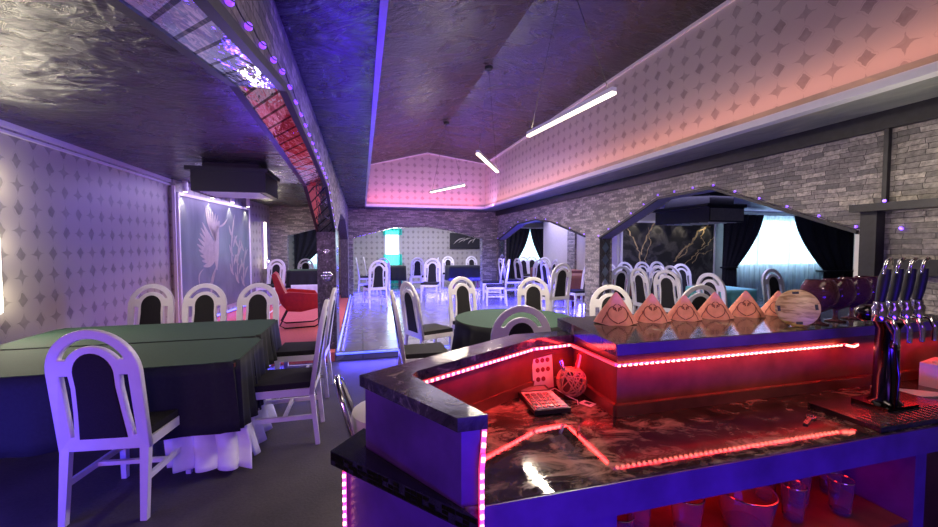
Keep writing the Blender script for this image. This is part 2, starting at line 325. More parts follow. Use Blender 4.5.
# ------------------------------------------------------------------ mesh helpers
class MB:
    def __init__(self): self.bm = bmesh.new()
    def add(self, vs, fs, mat=None):
        vv = [self.bm.verts.new(mat @ Vector(v) if mat else v) for v in vs]
        for f in fs:
            try: self.bm.faces.new([vv[i] for i in f])
            except ValueError: pass
        return self
    def box(self, x0, x1, y0, y1, z0, z1, mat=None):
        vs = [(x, y, z) for z in (z0, z1) for y in (y0, y1) for x in (x0, x1)]
        return self.add(vs, [(0, 2, 3, 1), (4, 5, 7, 6), (0, 1, 5, 4), (2, 6, 7, 3), (0, 4, 6, 2), (1, 3, 7, 5)], mat)
    def bar(self, a, b, w_, h_=None, up=(0, 0, 1)):
        a = Vector(a); b = Vector(b); h_ = h_ or w_
        z = (b - a).normalized(); u = Vector(up)
        if abs(z.dot(u)) > 0.95: u = Vector((0, 1, 0))
        x = u.cross(z).normalized(); y = z.cross(x)
        m = Matrix((x, y, z)).transposed().to_4x4(); m.translation = a
        L = (b - a).length
        return self.box(-w_ / 2, w_ / 2, -h_ / 2, h_ / 2, 0, L, m)
    def prism(self, pts, z0, z1, mat=None):
        n = len(pts)
        vs = [(p[0], p[1], z0) for p in pts] + [(p[0], p[1], z1) for p in pts]
        fs = [tuple(range(n))[::-1], tuple(range(n, 2 * n))] + [(i, (i + 1) % n, n + (i + 1) % n, n + i) for i in range(n)]
        return self.add(vs, fs, mat)
    def lathe(self, prof, seg=20, mat=None, cap=True):
        vs = []; fs = []
        for r, z in prof:
            for k in range(seg):
                a = 2 * PI * k / seg; vs.append((max(r, 1e-4) * math.cos(a), max(r, 1e-4) * math.sin(a), z))
        for i in range(len(prof) - 1):
            for k in range(seg):
                k2 = (k + 1) % seg; fs.append((i * seg + k, i * seg + k2, (i + 1) * seg + k2, (i + 1) * seg + k))
        if cap: fs.append(tuple(range(seg))[::-1]); fs.append(tuple((len(prof) - 1) * seg + k for k in range(seg)))
        return self.add(vs, fs, mat)
    def tube(self, path, r, seg=8, mat=None, closed=False):
        path = [Vector(p) for p in path]; n = len(path); vs = []; fs = []; up = Vector((0.03, 0.02, 1)).normalized(); prev = None
        for i, p in enumerate(path):
            d = (path[min(i + 1, n - 1)] - path[max(i - 1, 0)]).normalized()
            if closed: d = (path[(i + 1) % n] - path[i - 1]).normalized()
            x = (prev if prev is not None else (up.cross(d) if abs(up.dot(d)) < 0.95 else Vector((1, 0, 0)).cross(d)))
            x = (x - d * x.dot(d)).normalized(); prev = x; y = d.cross(x)
            rr = r[i] if isinstance(r, (list, tuple)) else r
            for k in range(seg):
                a = 2 * PI * k / seg; vs.append(tuple(p + x * rr * math.cos(a) + y * rr * math.sin(a)))
        m = n if closed else n - 1
        for i in range(m):
            j = (i + 1) % n
            for k in range(seg):
                k2 = (k + 1) % seg; fs.append((i * seg + k, i * seg + k2, j * seg + k2, j * seg + k))
        if not closed: fs.append(tuple(range(seg))[::-1]); fs.append(tuple((n - 1) * seg + k for k in range(seg)))
        return self.add(vs, fs, mat)
    def grid(self, fn, nu, nv, mat=None):
        vs = [fn(i / nu, j / nv) for j in range(nv + 1) for i in range(nu + 1)]
        fs = [(j * (nu + 1) + i, j * (nu + 1) + i + 1, (j + 1) * (nu + 1) + i + 1, (j + 1) * (nu + 1) + i) for j in range(nv) for i in range(nu)]
        return self.add(vs, fs, mat)
    def sphere(self, c, r, seg=12, rings=8, sc=(1, 1, 1)):
        prof = [(r * math.sin(PI * i / rings), -r * math.cos(PI * i / rings)) for i in range(rings + 1)]
        return self.lathe(prof, seg, Matrix.Translation(c) @ Matrix.Diagonal((*sc, 1)), cap=False)
    def build(self, name, mat, parent=None, bevel=0, smooth=False, uv=True, sub=0, solid=0):
        bm = self.bm
        if bevel:
            bmesh.ops.bevel(bm, geom=[e for e in bm.edges if e.is_manifold and e.calc_face_angle(0) > 0.5], offset=bevel, segments=2, affect='EDGES', profile=0.6)
        bmesh.ops.recalc_face_normals(bm, faces=bm.faces)
        if uv:
            L = bm.loops.layers.uv.new('UVMap'); bm.normal_update()
            for f in bm.faces:
                n = f.normal; ax = max(range(3), key=lambda i: abs(n[i]))
                for lp in f.loops:
                    c = lp.vert.co
                    lp[L].uv = (c.y, c.z) if ax == 0 else ((c.x, c.z) if ax == 1 else (c.x, c.y))
        me = bpy.data.meshes.new(name); bm.to_mesh(me); bm.free()
        if smooth:
            for p in me.polygons: p.use_smooth = True
        me.materials.append(M[mat])
        o = bpy.data.objects.new(name, me); COL.objects.link(o)
        if parent is not None: o.parent = parent
        if solid:
            s_ = o.modifiers.new('solid', 'SOLIDIFY'); s_.thickness = solid; s_.offset = 0
        if sub:
            s_ = o.modifiers.new('sub', 'SUBSURF'); s_.levels = sub; s_.render_levels = sub
        if smooth:
            try: me.set_sharp_from_angle(angle=math.radians(45))
            except Exception: pass
        return o
def tag(o, label, cat, group=None, kind=None):
    o['label'] = label; o['category'] = cat
    if group: o['group'] = group
    if kind: o['kind'] = kind
    return o
def thing(name, label, cat, loc=(0, 0, 0), rz=0, group=None):
    o = bpy.data.objects.new(name, None); o.empty_display_size = 0.1
    o.location = loc; o.rotation_euler = (0, 0, rz); COL.objects.link(o)
    return tag(o, label, cat, group)
def struct(o): o['kind'] = 'structure'; return o
def copy_tree(o, parent=None):
    c = o.copy(); COL.objects.link(c)
    if parent is not None: c.parent = parent
    for ch in list(o.children):
        d = ch.copy(); COL.objects.link(d); d.parent = c
        for g in list(ch.children):
            e = g.copy(); COL.objects.link(e); e.parent = d
    return c
def arc(cx, cz, rx, rz, a0, a1, n):
    return [(cx + rx * math.cos(math.radians(a0 + (a1 - a0) * i / n)), cz + rz * math.sin(math.radians(a0 + (a1 - a0) * i / n))) for i in range(n + 1)]
def filled(name, loops, thick, bevel, mat, parent, shear=None, y0=0.0):
    """flat shape with holes in the local x-z plane, given real thickness"""
    cu = bpy.data.curves.new(name + '_outline', 'CURVE'); cu.dimensions = '2D'; cu.fill_mode = 'BOTH'
    cu.extrude = thick / 2 - bevel; cu.bevel_depth = bevel; cu.bevel_resolution = 1
    for lp in loops:
        sp = cu.splines.new('POLY'); sp.points.add(len(lp) - 1); sp.use_cyclic_u = True
        for p, q in zip(sp.points, lp): p.co = (q[0], q[1], 0, 1)
    tmp = bpy.data.objects.new(name, cu); COL.objects.link(tmp)
    dg = bpy.context.evaluated_depsgraph_get(); dg.update()
    me = bpy.data.meshes.new_from_object(tmp.evaluated_get(dg)); bpy.data.objects.remove(tmp); bpy.data.curves.remove(cu)
    for v in me.vertices:
        x, y, z = v.co; nz = y; ny = -z + y0
        if shear: ny += shear(nz)
        v.co = (x, ny, nz)
    me.materials.clear(); me.materials.append(M[mat]); me.name = name
    o = bpy.data.objects.new(name, me); COL.objects.link(o); o.parent = parent
    return o

# ------------------------------------------------------------------ the setting
ZC = 2.6
def arch_wall(name, axis, c0, c1, u0, u1, z0, z1, openings, mat='ledge_stone'):
    """wall slab between c0 and c1 across `axis`; openings reach down to z0, each a list of (u, z)"""
    pts = [(u0, z1), (u0, z0)]
    for op in openings:
        pts.append((op[0][0], z0)); pts += op; pts.append((op[-1][0], z0))
    pts += [(u1, z0), (u1, z1)]
    mb = MB(); bm = mb.bm
    def P(u, z, c): return (c, u, z) if axis == 'X' else (u, c, z)
    lo = [bm.verts.new(P(u, z, c0)) for u, z in pts]; hi = [bm.verts.new(P(u, z, c1)) for u, z in pts]
    f1 = bm.faces.new(lo); f2 = bm.faces.new(hi)
    n = len(pts)
    for i in range(n): bm.faces.new((lo[i], lo[(i + 1) % n], hi[(i + 1) % n], hi[i]))
    bm.normal_update()
    bmesh.ops.triangulate(bm, faces=[f1, f2])
    return struct(mb.build(name, mat))
def lining(parent, name, axis, c0, c1, pts, mat, off=0.004, th=0.012):
    mb = MB()
    for a, b in zip(pts[:-1], pts[1:]):
        a = Vector(a); b = Vector(b); d = (b - a).normalized(); nrm = Vector((d.y, -d.x))   # towards the opening
        q = [a, b, b + nrm * th, a + nrm * th]
        vs = []
        for c in (c0, c1):
            for p in q: vs.append((c, p.x, p.y) if axis == 'X' else (p.x, c, p.y))
        mb.add(vs, [(0, 1, 2, 3), (7, 6, 5, 4), (0, 4, 5, 1), (1, 5, 6, 2), (2, 6, 7, 3), (3, 7, 4, 0)])
    o = mb.build(name, mat, parent, uv=False)
    me = o.data; L = me.uv_layers.new(name='UVMap')
    for p in me.polygons:
        for li in p.loop_indices:
            c = me.vertices[me.loops[li].vertex_index].co
            L.data[li].uv = ((c.y + c.z * 0.6, c.x * 3) if axis == 'X' else (c.x + c.z * 0.6, c.y * 3))
    return o
# floors
struct(MB().box(-3.1, 4.3, -1.7, 5.5, -0.1, 0).build('floor', 'dark_floor'))
struct(MB().box(-0.36, 4.1, 5.5, 11.9, -0.1, 0.12).build('floor', 'dance_tiles', bevel=0.01))
struct(MB().box(-3.1, -0.36, 5.5, 11.9, -0.1, 0.119).build('floor', 'red_carpet', bevel=0.01))
struct(MB().box(4.1, 14.2, -0.2, 16.1, -0.1, 0.06).box(-3.1, 4.1, 11.9, 16.1, -0.1, 0.06).build('floor', 'dance_tiles'))
struct(MB().box(-1.9, -1.86, 5.9, 11.0, 0.119, 0.125).build('trim_1', 'white_trim'))  # thin white line on the carpet, drawn as a raised strip
# ceilings
TX0, TX1, TY0, TY1 = 0.10, 3.48, -1.5, 11.2
struct(MB().box(-3.2, TX0, -1.7, 16.1, ZC, ZC + 0.12).build('ceiling', 'dark_plaster'))
struct(MB().box(TX1, 4.35, -1.7, 16.1, ZC, ZC + 0.12).box(TX0, TX1, TY1, 16.1, ZC, ZC + 0.12).box(TX0, TX1, -1.7, TY0, ZC, ZC + 0.12).build('ceiling', 'soffit_marble'))
struct(MB().box(4.35, 14.2, -0.2, 16.1, 2.5, 2.62).build('ceiling', 'violet_wall'))
# the tray: papered upright sides, ridged dark top
RX, ZL, ZR, ZP = 1.8, 3.68, 3.90, 4.12
mb = MB(); mb.add([(TX0, TY0, ZL), (RX, TY0, ZP), (TX1, TY0, ZR), (TX0, TY1, ZL), (RX, TY1, ZP), (TX1, TY1, ZR),
                   (TX0, TY0, ZP + 0.2), (TX1, TY0, ZP + 0.2), (TX0, TY1, ZP + 0.2), (TX1, TY1, ZP + 0.2)],
                  [(0, 1, 4, 3), (1, 2, 5, 4), (6, 8, 9, 7), (0, 3, 8, 6), (2, 7, 9, 5), (0, 6, 7, 2, 1), (3, 4, 5, 9, 8)])
struct(mb.build('ceiling', 'dark_plaster'))
struct(MB().box(TX1, TX1 + 0.08, TY0, TY1 + 0.1, ZC + 0.12, ZP + 0.1).build('wall_tray_right', 'tray_paper'))
struct(MB().box(TX0 - 0.08, TX0, TY0, TY1 + 0.1, ZC + 0.12, ZP + 0.1).build('wall_tray_left', 'tray_paper'))
struct(MB().box(TX0, TX1, TY1, TY1 + 0.1, ZC + 0.12, ZP + 0.1).build('wall_tray_far', 'tray_paper'))
struct(MB().box(TX0 - 0.08, TX1 + 0.08, TY0 - 0.1, TY0, ZC + 0.12, ZP + 0.1).build('wall_tray_back', 'tray_paper'))
# white cornice round the foot of the tray (right, far, left) and thin beads along its top
struct(MB().box(TX1 - 0.05, TX1 + 0.03, TY0, TY1, ZC - 0.012, ZC + 0.055).box(TX1 - 0.07, TX1 - 0.05, TY0, TY1, ZC - 0.012, ZC + 0.05).build('trim_2', 'white_trim', bevel=0.004))
struct(MB().box(TX0, TX1 - 0.05, TY1 - 0.05, TY1 + 0.03, ZC - 0.012, ZC + 0.055).build('trim_3', 'white_trim', bevel=0.004))
struct(MB().box(TX0 - 0.01, TX0 + 0.025, TY0, TY1, ZC - 0.012, ZC + 0.05).build('trim_4', 'white_trim', bevel=0.004))
struct(MB().box(TX1 - 0.03, TX1, TY0, TY1, ZR - 0.03, ZR + 0.01).build('trim_5', 'white_trim'))
mb = MB(); mb.bar((TX0, TY1 - 0.015, ZL - 0.01), (RX, TY1 - 0.015, ZP - 0.01), 0.03); mb.bar((RX, TY1 - 0.015, ZP - 0.01), (TX1, TY1 - 0.015, ZR - 0.01), 0.03)
struct(mb.build('trim_6', 'white_trim'))
# side walls
struct(MB().box(-3.15, -3.0, -1.7, 7.55, 0, ZC).build('wall_left', 'damask'))
mb = MB(); mb.add([(-3.0, 7.55, 0), (-2.94, 7.55, 0), (-2.40, 11.9, 0), (-3.15, 11.9, 0), (-3.0, 7.55, ZC), (-2.94, 7.55, ZC), (-2.40, 11.9, ZC), (-3.15, 11.9, ZC)],
                  [(0, 1, 2, 3), (4, 7, 6, 5), (0, 4, 5, 1), (1, 5, 6, 2), (2, 6, 7, 3), (3, 7, 4, 0)])
struct(mb.build('wall_left_end', 'damask'))
struct(MB().box(-3.15, -3.0, 11.9, 16.1, 0, ZC).build('wall_left_far', 'plain_cream'))
struct(MB().box(-3.2, 4.3, -1.8, -1.65, 0, ZC).build('wall_back', 'ledge_stone'))
struct(MB().box(-3.0, -2.965, -1.6, 7.55, ZC - 0.05, ZC).box(-3.0, -2.975, -1.6, 7.55, ZC - 0.10, ZC - 0.075).build('trim_7', 'white_trim', bevel=0.004))
A2 = [(2.45, 1.64), (3.3, 1.97), (3.95, 2.22), (4.85, 2.20), (6.29, 1.66)]
A1 = [(6.77, 1.70), (8.2, 2.06), (9.0, 2.16), (10.2, 2.12), (11.75, 1.72)]
wr = arch_wall('wall_right', 'X', 4.1, 4.35, -1.7, 11.9, 0, ZC, [A2, A1])
struct(MB().box(4.04, 4.1, -1.6, 11.9, 2.455, ZC).build('trim_8', 'dark_frame'))
AF = [(-0.24, 1.76), (0.9, 2.06), (1.9, 2.10), (2.7, 1.98), (3.62, 1.74)]
wf = arch_wall('wall_far', 'Y', 11.9, 12.15, -0.38, 4.35, 0, ZC, [AF])
AL = [(-1.97, 1.80), (-1.35, 1.97), (-0.72, 2.1)]
wl = arch_wall('wall_far_left', 'Y', 11.9, 12.1, -3.0, -0.55, 0, ZC, [AL])
AP1 = [(-1.2, 1.75), (0.0, 1.95), (1.11, 2.11), (2.1, 2.275), (3.0, 2.24), (4.5, 2.16), (5.7, 1.72)]
AP2 = [(6.35, 1.72), (7.6, 2.12), (9.6, 2.14), (11.3, 1.72)]
wp = arch_wall('wall_partition', 'X', -0.56, -0.36, -1.7, 12.1, 0, ZC, [AP1, AP2])
# linings of the arches
def full(op, z0): return [(op[0][0], z0)] + op + [(op[-1][0], z0)]
lining(wp, 'mirror_lining', 'X', -0.555, -0.365, AP1, 'mirror_strips')
lining(wp, 'arch_lining', 'X', -0.555, -0.365, full(AP2, 0.12), 'column_dark')
lining(wr, 'arch_lining', 'X', 4.09, 4.30, A2, 'violet_wall'); lining(wr, 'arch_lining', 'X', 4.09, 4.30, A1, 'violet_wall')
lining(wr, 'jamb_lining', 'X', 4.09, 4.30, [(6.29, 1.66), (6.29, 0.06)], 'column_dark'); lining(wr, 'jamb_lining', 'X', 4.09, 4.30, [(2.45, 0.06), (2.45, 1.64)], 'column_dark')
lining(wr, 'jamb_lining', 'X', 4.09, 4.30, [(11.75, 1.72), (11.75, 0.06)], 'column_dark')
lining(wf, 'arch_lining', 'Y', 11.89, 12.12, AF, 'mirror_strips')
struct_edge = MB()
for op in (A2, A1):
    for a, b in zip(op[:-1], op[1:]): struct_edge.bar((4.09, a[0], a[1]), (4.09, b[0], b[1]), 0.03)
struct(struct_edge.build('trim_9', 'dark_frame'))
mb = MB()
for a, b in zip(AP1[:-1], AP1[1:]): mb.bar((-0.355, a[0], a[1]), (-0.355, b[0], b[1]), 0.035); mb.bar((-0.565, a[0], a[1]), (-0.565, b[0], b[1]), 0.035)
struct(mb.build('trim_10', 'dark_frame'))
# diamond mirrors on the jambs
def diamonds(parent, axis, c, u, z0, z1, n, w_=0.07):
    mb = MB(); hh = (z1 - z0) / n / 2
    for i in range(n):
        zc = z0 + hh * (2 * i + 1)
        if axis == 'Y': pts = [(u - w_, c, zc), (u, c, zc - hh), (u + w_, c, zc), (u, c, zc + hh)]; d = Vector((0, -0.008, 0))
        else: pts = [(c, u - w_, zc), (c, u, zc - hh), (c, u + w_, zc), (c, u, zc + hh)]; d = Vector((0.008, 0, 0))
        vs = [tuple(p) for p in pts] + [tuple(Vector(p) + d) for p in pts]
        mb.add(vs, [(3, 2, 1, 0), (4, 5, 6, 7), (0, 1, 5, 4), (1, 2, 6, 5), (2, 3, 7, 6), (3, 0, 4, 7)])
    return mb.build('diamond_mirrors', 'mirror', parent)
diamonds(wr, 'Y', 6.272, 4.2, 0.3, 1.6, 6); diamonds(wr, 'Y', 11.732, 4.2, 0.3, 1.7, 7)
col = struct(MB().box(-0.58, -0.34, 5.69, 6.36, 0.1, 1.74).build('wall_partition_column', 'column_dark', wp, bevel=0.006))
def flower(parent, axis, c, u, z, r):
    mb = MB()
    for k in range(6):
        a = k * PI / 3
        for s in range(1):
            cc = (u + math.cos(a) * r * 0.6, z + math.sin(a) * r * 0.6)
            ctr = (cc[0], c, cc[1]) if axis == 'Y' else (c, cc[0], cc[1])
            mb.sphere(ctr, r * 0.42, 8, 5, (1, 0.25, 1) if axis == 'Y' else (0.25, 1, 1))
    mb.sphere((u, c, z) if axis == 'Y' else (c, u, z), r * 0.4, 8, 5, (1, 0.4, 1) if axis == 'Y' else (0.4, 1, 1))
    mb.build('mirror_flower', 'mirror', parent, smooth=True)
for z, r in ((1.12, 0.075), (0.78, 0.04), (0.5, 0.05), (1.45, 0.04), (0.3, 0.035)): flower(col, 'Y', 5.685, -0.455, z, r)
for z, r in ((1.45, 0.07), (1.2, 0.06), (0.9, 0.08), (0.6, 0.06)): flower(col, 'X', -0.335, 6.0, z, r)
# LED strips of the stage edges (structure)
struct(MB().box(-0.34, 4.0, 5.478, 5.502, 0.085, 0.108).build('trim_11', 'led_blue'))
struct(MB().box(-2.95, -0.62, 5.478, 5.502, 0.085, 0.108).build('trim_12', 'led_blue'))
struct(MB().box(-0.335, -0.31, 5.55, 11.8, 0.119, 0.14).build('trim_13', 'led_blue'))
mb = MB(); mb.bar((-2.90, 7.7, 0.16), (-2.385, 11.8, 0.16), 0.03); struct(mb.build('trim_14', 'led_blue'))
struct(MB().box(4.05, 4.085, 6.4, 6.75, 0.119, 0.14).box(3.65, 4.08, 11.83, 11.88, 0.119, 0.145).build('trim_15', 'led_blue'))
# back walls of the rooms beyond the arches, with window openings
def wall_open(name, axis, c0, c1, u0, u1, z0, z1, holes, mat):
    mb = MB()
    def bx(a, b, p, q):
        if b - a < 1e-3 or q - p < 1e-3: return
        if axis == 'Y': mb.box(a, b, c0, c1, p, q)
        else: mb.box(c0, c1, a, b, p, q)
    cur = u0
    for (h0, h1, q0, q1) in holes:
        bx(cur, h0, z0, z1); bx(h0, h1, z0, q0); bx(h0, h1, q1, z1); cur = h1
    bx(cur, u1, z0, z1)
    return struct(mb.build(name, mat))
wall_open('wall_far_room', 'Y', 15.9, 16.1, -3.15, 5.0, 0, ZC, [(-2.1, -0.9, 0.8, 2.2), (0.86, 1.45, 0.7, 2.15)], 'damask')
wall_open('wall_annex_end', 'Y', 15.9, 16.1, 5.0, 9.6, 0, ZC, [(6.0, 7.5, 0.75, 2.15)], 'plain_cream')
wall_open('wall_annex', 'Y', 8.9, 9.05, 6.3, 14.2, 0, ZC, [(9.75, 13.4, 0.95, 2.3)], 'plain_cream')
w6 = arch_wall('wall_annex_inner', 'X', 6.3, 6.45, 9.05, 15.9, 0, ZC, [[(9.4, 1.7), (10.2, 2.0), (11.1, 2.0)]], 'plain_cream') if False else struct(MB().box(6.3, 6.45, 9.05, 13.2, 0, ZC).build('wall_annex_inner', 'plain_cream'))
struct(MB().box(6.24, 6.3, 10.9, 11.35, 0.06, 2.2).box(6.24, 6.3, 9.05, 10.9, 2.05, 2.2).build('wall_annex_pier', 'ledge_stone'))
struct(MB().box(9.45, 9.6, 9.05, 15.9, 0, ZC).build('wall_annex_side', 'plain_cream'))
struct(MB().box(14.05, 14.2, -0.2, 9.05, 0, ZC).build('wall_annex_right', 'plain_cream'))
struct(MB().box(4.35, 14.2, -0.2, -0.05, 0, ZC).build('wall_annex_back', 'plain_cream'))
# windows
def window(n, axis_y, x0, x1, z0, z1, nx):
    root = struct(bpy.data.objects.new('window_%d' % n, None)); root.location = (0, 0, 0); COL.objects.link(root)
    mb = MB(); y0, y1 = axis_y - 0.0, axis_y + 0.06; t_ = 0.05
    mb.box(x0, x1, y0, y1, z0, z0 + t_).box(x0, x1, y0, y1, z1 - t_, z1)
    for i in range(nx + 1):
        x = x0 + (x1 - x0 - t_) * i / nx; mb.box(x, x + t_, y0, y1, z0 + t_, z1 - t_)
    mb.build('window_frame', 'white_trim', root)
    MB().box(x0 + t_, x1 - t_, axis_y + 0.02, axis_y + 0.028, z0 + t_, z1 - t_).build('pane', 'pane_glass', root)
window(1, 8.94, 9.75, 13.4, 0.95, 2.3, 3); window(2, 15.95, 6.0, 7.5, 0.75, 2.15, 2); window(3, 15.95, 0.86, 1.45, 0.7, 2.15, 1); window(4, 15.95, -2.1, -0.9, 0.8, 2.2, 1)
# dark display frame on the right wall beside the arch
struct(MB().box(4.0, 4.1, 2.27, 2.38, 0.0, 1.84).box(3.93, 4.1, -0.6, 2.42, 1.80, 1.86).build('trim_16', 'dark_frame', bevel=0.005))
struct(MB().box(4.06, 4.1, 2.25, 2.28, 1.86, 2.455).build('trim_17', 'dark_frame'))
struct(MB().box(4.02, 4.1, -0.6, 2.16, 1.30, 1.42).build('trim_18', 'dark_frame'))
struct(MB().box(4.05, 4.09, 2.40, 2.44, 0.9, 1.62).build('trim_19', 'white_trim'))
# white frames at the mural edges and ceiling moulding over the far-left corner
mb = MB(); mb.bar((-2.93, 7.53, 0.12), (-2.93, 7.53, 2.5), 0.04); struct(mb.build('trim_20', 'white_trim'))
# framed rail above the annex curtains
struct(MB().box(9.4, 13.4, 8.58, 8.62, 2.36, 2.40).box(9.4, 13.4, 8.50, 8.53, 2.42, 2.46).build('trim_21', 'white_trim'))

# ------------------------------------------------------------------ murals
L0 = Vector((-2.934, 7.6)); L1 = Vector((-2.579, 10.46))
dl = (L1 - L0).normalized(); nl = Vector((dl.y, -dl.x))
def lm(s, z, off=0.0):
    p = L0 + dl * s + nl * (0.012 + off); return (p.x, p.y, z)
LEN = (L1 - L0).length
pan = thing('wall_mural', 'misty grey wall mural of a pale bird under four small spotlights, left wall', 'mural', (0, 0, 0))
mb = MB(); mb.add([lm(0, 0.3), lm(LEN, 0.3), lm(LEN, 2.38), lm(0, 2.38), lm(0, 0.3, 0.02), lm(LEN, 0.3, 0.02), lm(LEN, 2.38, 0.02), lm(0, 2.38, 0.02)],
                  [(3, 2, 1, 0), (4, 5, 6, 7), (0, 1, 5, 4), (1, 2, 6, 5), (2, 3, 7, 6), (3, 0, 4, 7)])
mb.build('panel', 'misty_print', pan)
mb = MB()
for a, b in (((0, 0.3), (0, 2.38)), ((LEN, 0.3), (LEN, 2.38)), ((0, 2.38), (LEN, 2.38))): mb.bar(lm(a[0], a[1], 0.015), lm(b[0], b[1], 0.015), 0.05)
mb.build('frame', 'white_trim', pan)
def leaf(mb, fn, p, q, w_, k=0, n=8):
    """curved pointed ribbon from p to q (s,z), bulging w_"""
    p = Vector(p); q = Vector(q); d = q - p; nn = Vector((-d.y, d.x)).normalized(); L = []; R = []
    for i in range(n + 1):
        t_ = i / n; c = p + d * t_ + nn * (k * d.length * math.sin(PI * t_)); ww = w_ * math.sin(PI * (t_ * 0.92 + 0.04)) ** 0.8
        L.append(c + nn * ww); R.append(c - nn * ww)
    vs = [fn(a.x, a.y) for a in L] + [fn(a.x, a.y) for a in R]
    mb.add(vs, [(i, i + 1, n + 2 + i, n + 1 + i) for i in range(n)])
fn = lambda s, z: lm(s, z, 0.0225)
mb = MB()
leaf(mb, fn, (1.25, 1.05), (1.35, 1.95), 0.10, 0.05); leaf(mb, fn, (1.33, 1.9), (1.75, 2.08), 0.02, -0.1); leaf(mb, fn, (1.28, 1.80), (1.40, 2.02), 0.06)
for k in range(9): leaf(mb, fn, (1.2, 1.25 + 0.04 * k), (0.55 + 0.05 * abs(k - 4), 1.15 + 0.10 * k), 0.045, 0.06)
for k in range(6): leaf(mb, fn, (1.25, 1.6), (0.85 + 0.1 * k, 2.28 - 0.03 * k), 0.035, 0.08)
leaf(mb, fn, (1.2, 1.1), (0.62, 0.78), 0.03, 0.25); leaf(mb, fn, (1.22, 1.1), (1.0, 0.55), 0.05, -0.1); leaf(mb, fn, (0.62, 0.78), (0.75, 1.1), 0.02, 0.3)
mb.build('bird_motif', 'white_ink', pan, solid=0.002)
mb = MB()
for s, z0, z1 in ((1.95, 0.9, 2.2), (2.2, 0.7, 1.7), (2.5, 0.6, 1.5)):
    leaf(mb, fn, (s, z0), (s + 0.15, z1), 0.03, 0.08)
    for k in range(5): leaf(mb, fn, (s + 0.05, z0 + 0.2 * k), (s + 0.05 + (0.2 if k % 2 else -0.18), z0 + 0.25 + 0.2 * k), 0.035, 0.1)
mb.build('flower_motif', 'white_ink', pan, solid=0.002)
# annex mural
RXa, RXb, RY = 6.42, 9.30, 8.85
pan2 = thing('wall_mural', 'black marble wall mural with gold veins behind the annex chairs', 'mural', (0, 0, 0))
MB().box(RXa, RXb, RY - 0.0, RY + 0.03, 0.5, 2.12).build('panel', 'black_marble', pan2)
MB().box(RXa - 0.05, RXa, RY - 0.02, RY + 0.03, 0.4, 2.17).box(RXb, RXb + 0.05, RY - 0.02, RY + 0.03, 0.4, 2.17).box(RXa, RXb, RY - 0.02, RY + 0.03, 2.12, 2.17).build('frame', 'white_trim', pan2)
def vein(pts, w_, seed):
    random.seed(seed); out = []
    for a, b in zip(pts[:-1], pts[1:]):
        for i in range(6):
            t_ = i / 6; out.append((a[0] + (b[0] - a[0]) * t_ + random.uniform(-.03, .03), a[1] + (b[1] - a[1]) * t_ + random.uniform(-.03, .03)))
    out.append(pts[-1]); mb = MB(); n = len(out); vs = []
    for i, p in enumerate(out):
        ww = w_ * (0.4 + 0.6 * random.random()); vs += [(p[0] - ww, RY - 0.003, p[1] + ww * 0.3), (p[0] + ww, RY - 0.003, p[1] - ww * 0.3)]
    mb.add(vs, [(2 * i, 2 * i + 1, 2 * i + 3, 2 * i + 2) for i in range(n - 1)]); return mb.build('gold_vein', 'gold_paint', pan2, solid=0.002)
vein([(6.5, 2.05), (6.75, 1.7), (6.95, 1.3), (6.98, 0.9)], 0.025, 1); vein([(7.35, 2.1), (7.15, 1.8), (7.0, 1.4), (6.98, 1.3)], 0.022, 2)
vein([(7.2, 2.0), (7.25, 1.6), (7.1, 1.2), (7.15, 0.8)], 0.012, 3); vein([(9.2, 2.08), (8.8, 1.95), (8.55, 1.6), (8.3, 1.45), (8.0, 1.1)], 0.04, 4)
vein([(9.1, 2.1), (8.85, 1.8), (9.0, 1.6), (8.9, 1.5)], 0.02, 5); vein([(9.28, 1.75), (9.1, 1.55), (8.8, 1.4), (8.6, 1.2), (8.3, 1.0)], 0.018, 6)
vein([(9.25, 1.45), (9.0, 1.3), (8.85, 1.35), (8.6, 1.05)], 0.015, 7); vein([(8.7, 1.7), (8.45, 1.5), (8.4, 1.3), (8.1, 1.2)], 0.02, 8)
# dark picture on the far wall
pic = thing('wall_picture', 'wide dark picture with silver streaks on the far room wall', 'picture', (0, 0, 0))
MB().box(3.45, 4.70, 15.84, 15.9, 1.40, 2.05).build('frame', 'black_plastic', pic, bevel=0.01)
mb = MB()
for k in range(5): leaf(mb, lambda s, z: (s, 15.836, z), (3.6 + 0.2 * k, 1.6 + 0.05 * (k % 3)), (4.1 + 0.11 * k, 1.85 - 0.06 * (k % 2)), 0.02, 0.12)
mb.build('streaks', 'white_ink', pic, solid=0.002)
# spotlights over the murals
random.seed(5)
for i, s in enumerate((0.10, 1.0, 1.85, 2.65)):
    x, y, z = lm(s, 2.42, 0.09)
    o = thing('spotlight', 'small spotlight over the bird mural, %s' % ('nearest the papered wall', 'second from the papered wall', 'third from the papered wall', 'farthest from the papered wall')[i], 'spotlight', (x, y, z))
    MB().lathe([(0.035, 0), (0.045, 0.05), (0.04, 0.18)], 14).build('housing', 'white_trim', o, smooth=True)
    MB().lathe([(0.03, -0.004), (0.03, 0.004)], 12).build('bulb', 'bulb_warm', o)
    spot('mural_spot', (x, y, z - 0.02), (x - nl.x * 0.09, y - nl.y * 0.09, 0.9), 16, WARM, 75)
for i, x in enumerate((6.75, 7.45, 8.15, 8.95)):
    o = thing('spotlight', 'small spotlight over the marble mural, %s' % ('leftmost', 'second from left', 'third from left', 'rightmost')[i], 'spotlight', (x, 8.68, 2.24))
    MB().lathe([(0.04, 0), (0.05, 0.05), (0.045, 0.26)], 14).build('housing', 'white_trim', o, smooth=True)
    MB().lathe([(0.035, -0.004), (0.035, 0.004)], 12).build('bulb', 'bulb_warm', o)
    spot('marble_spot', (x, 8.68, 2.22), (x, 8.85, 1.2), 14, WARM, 80)

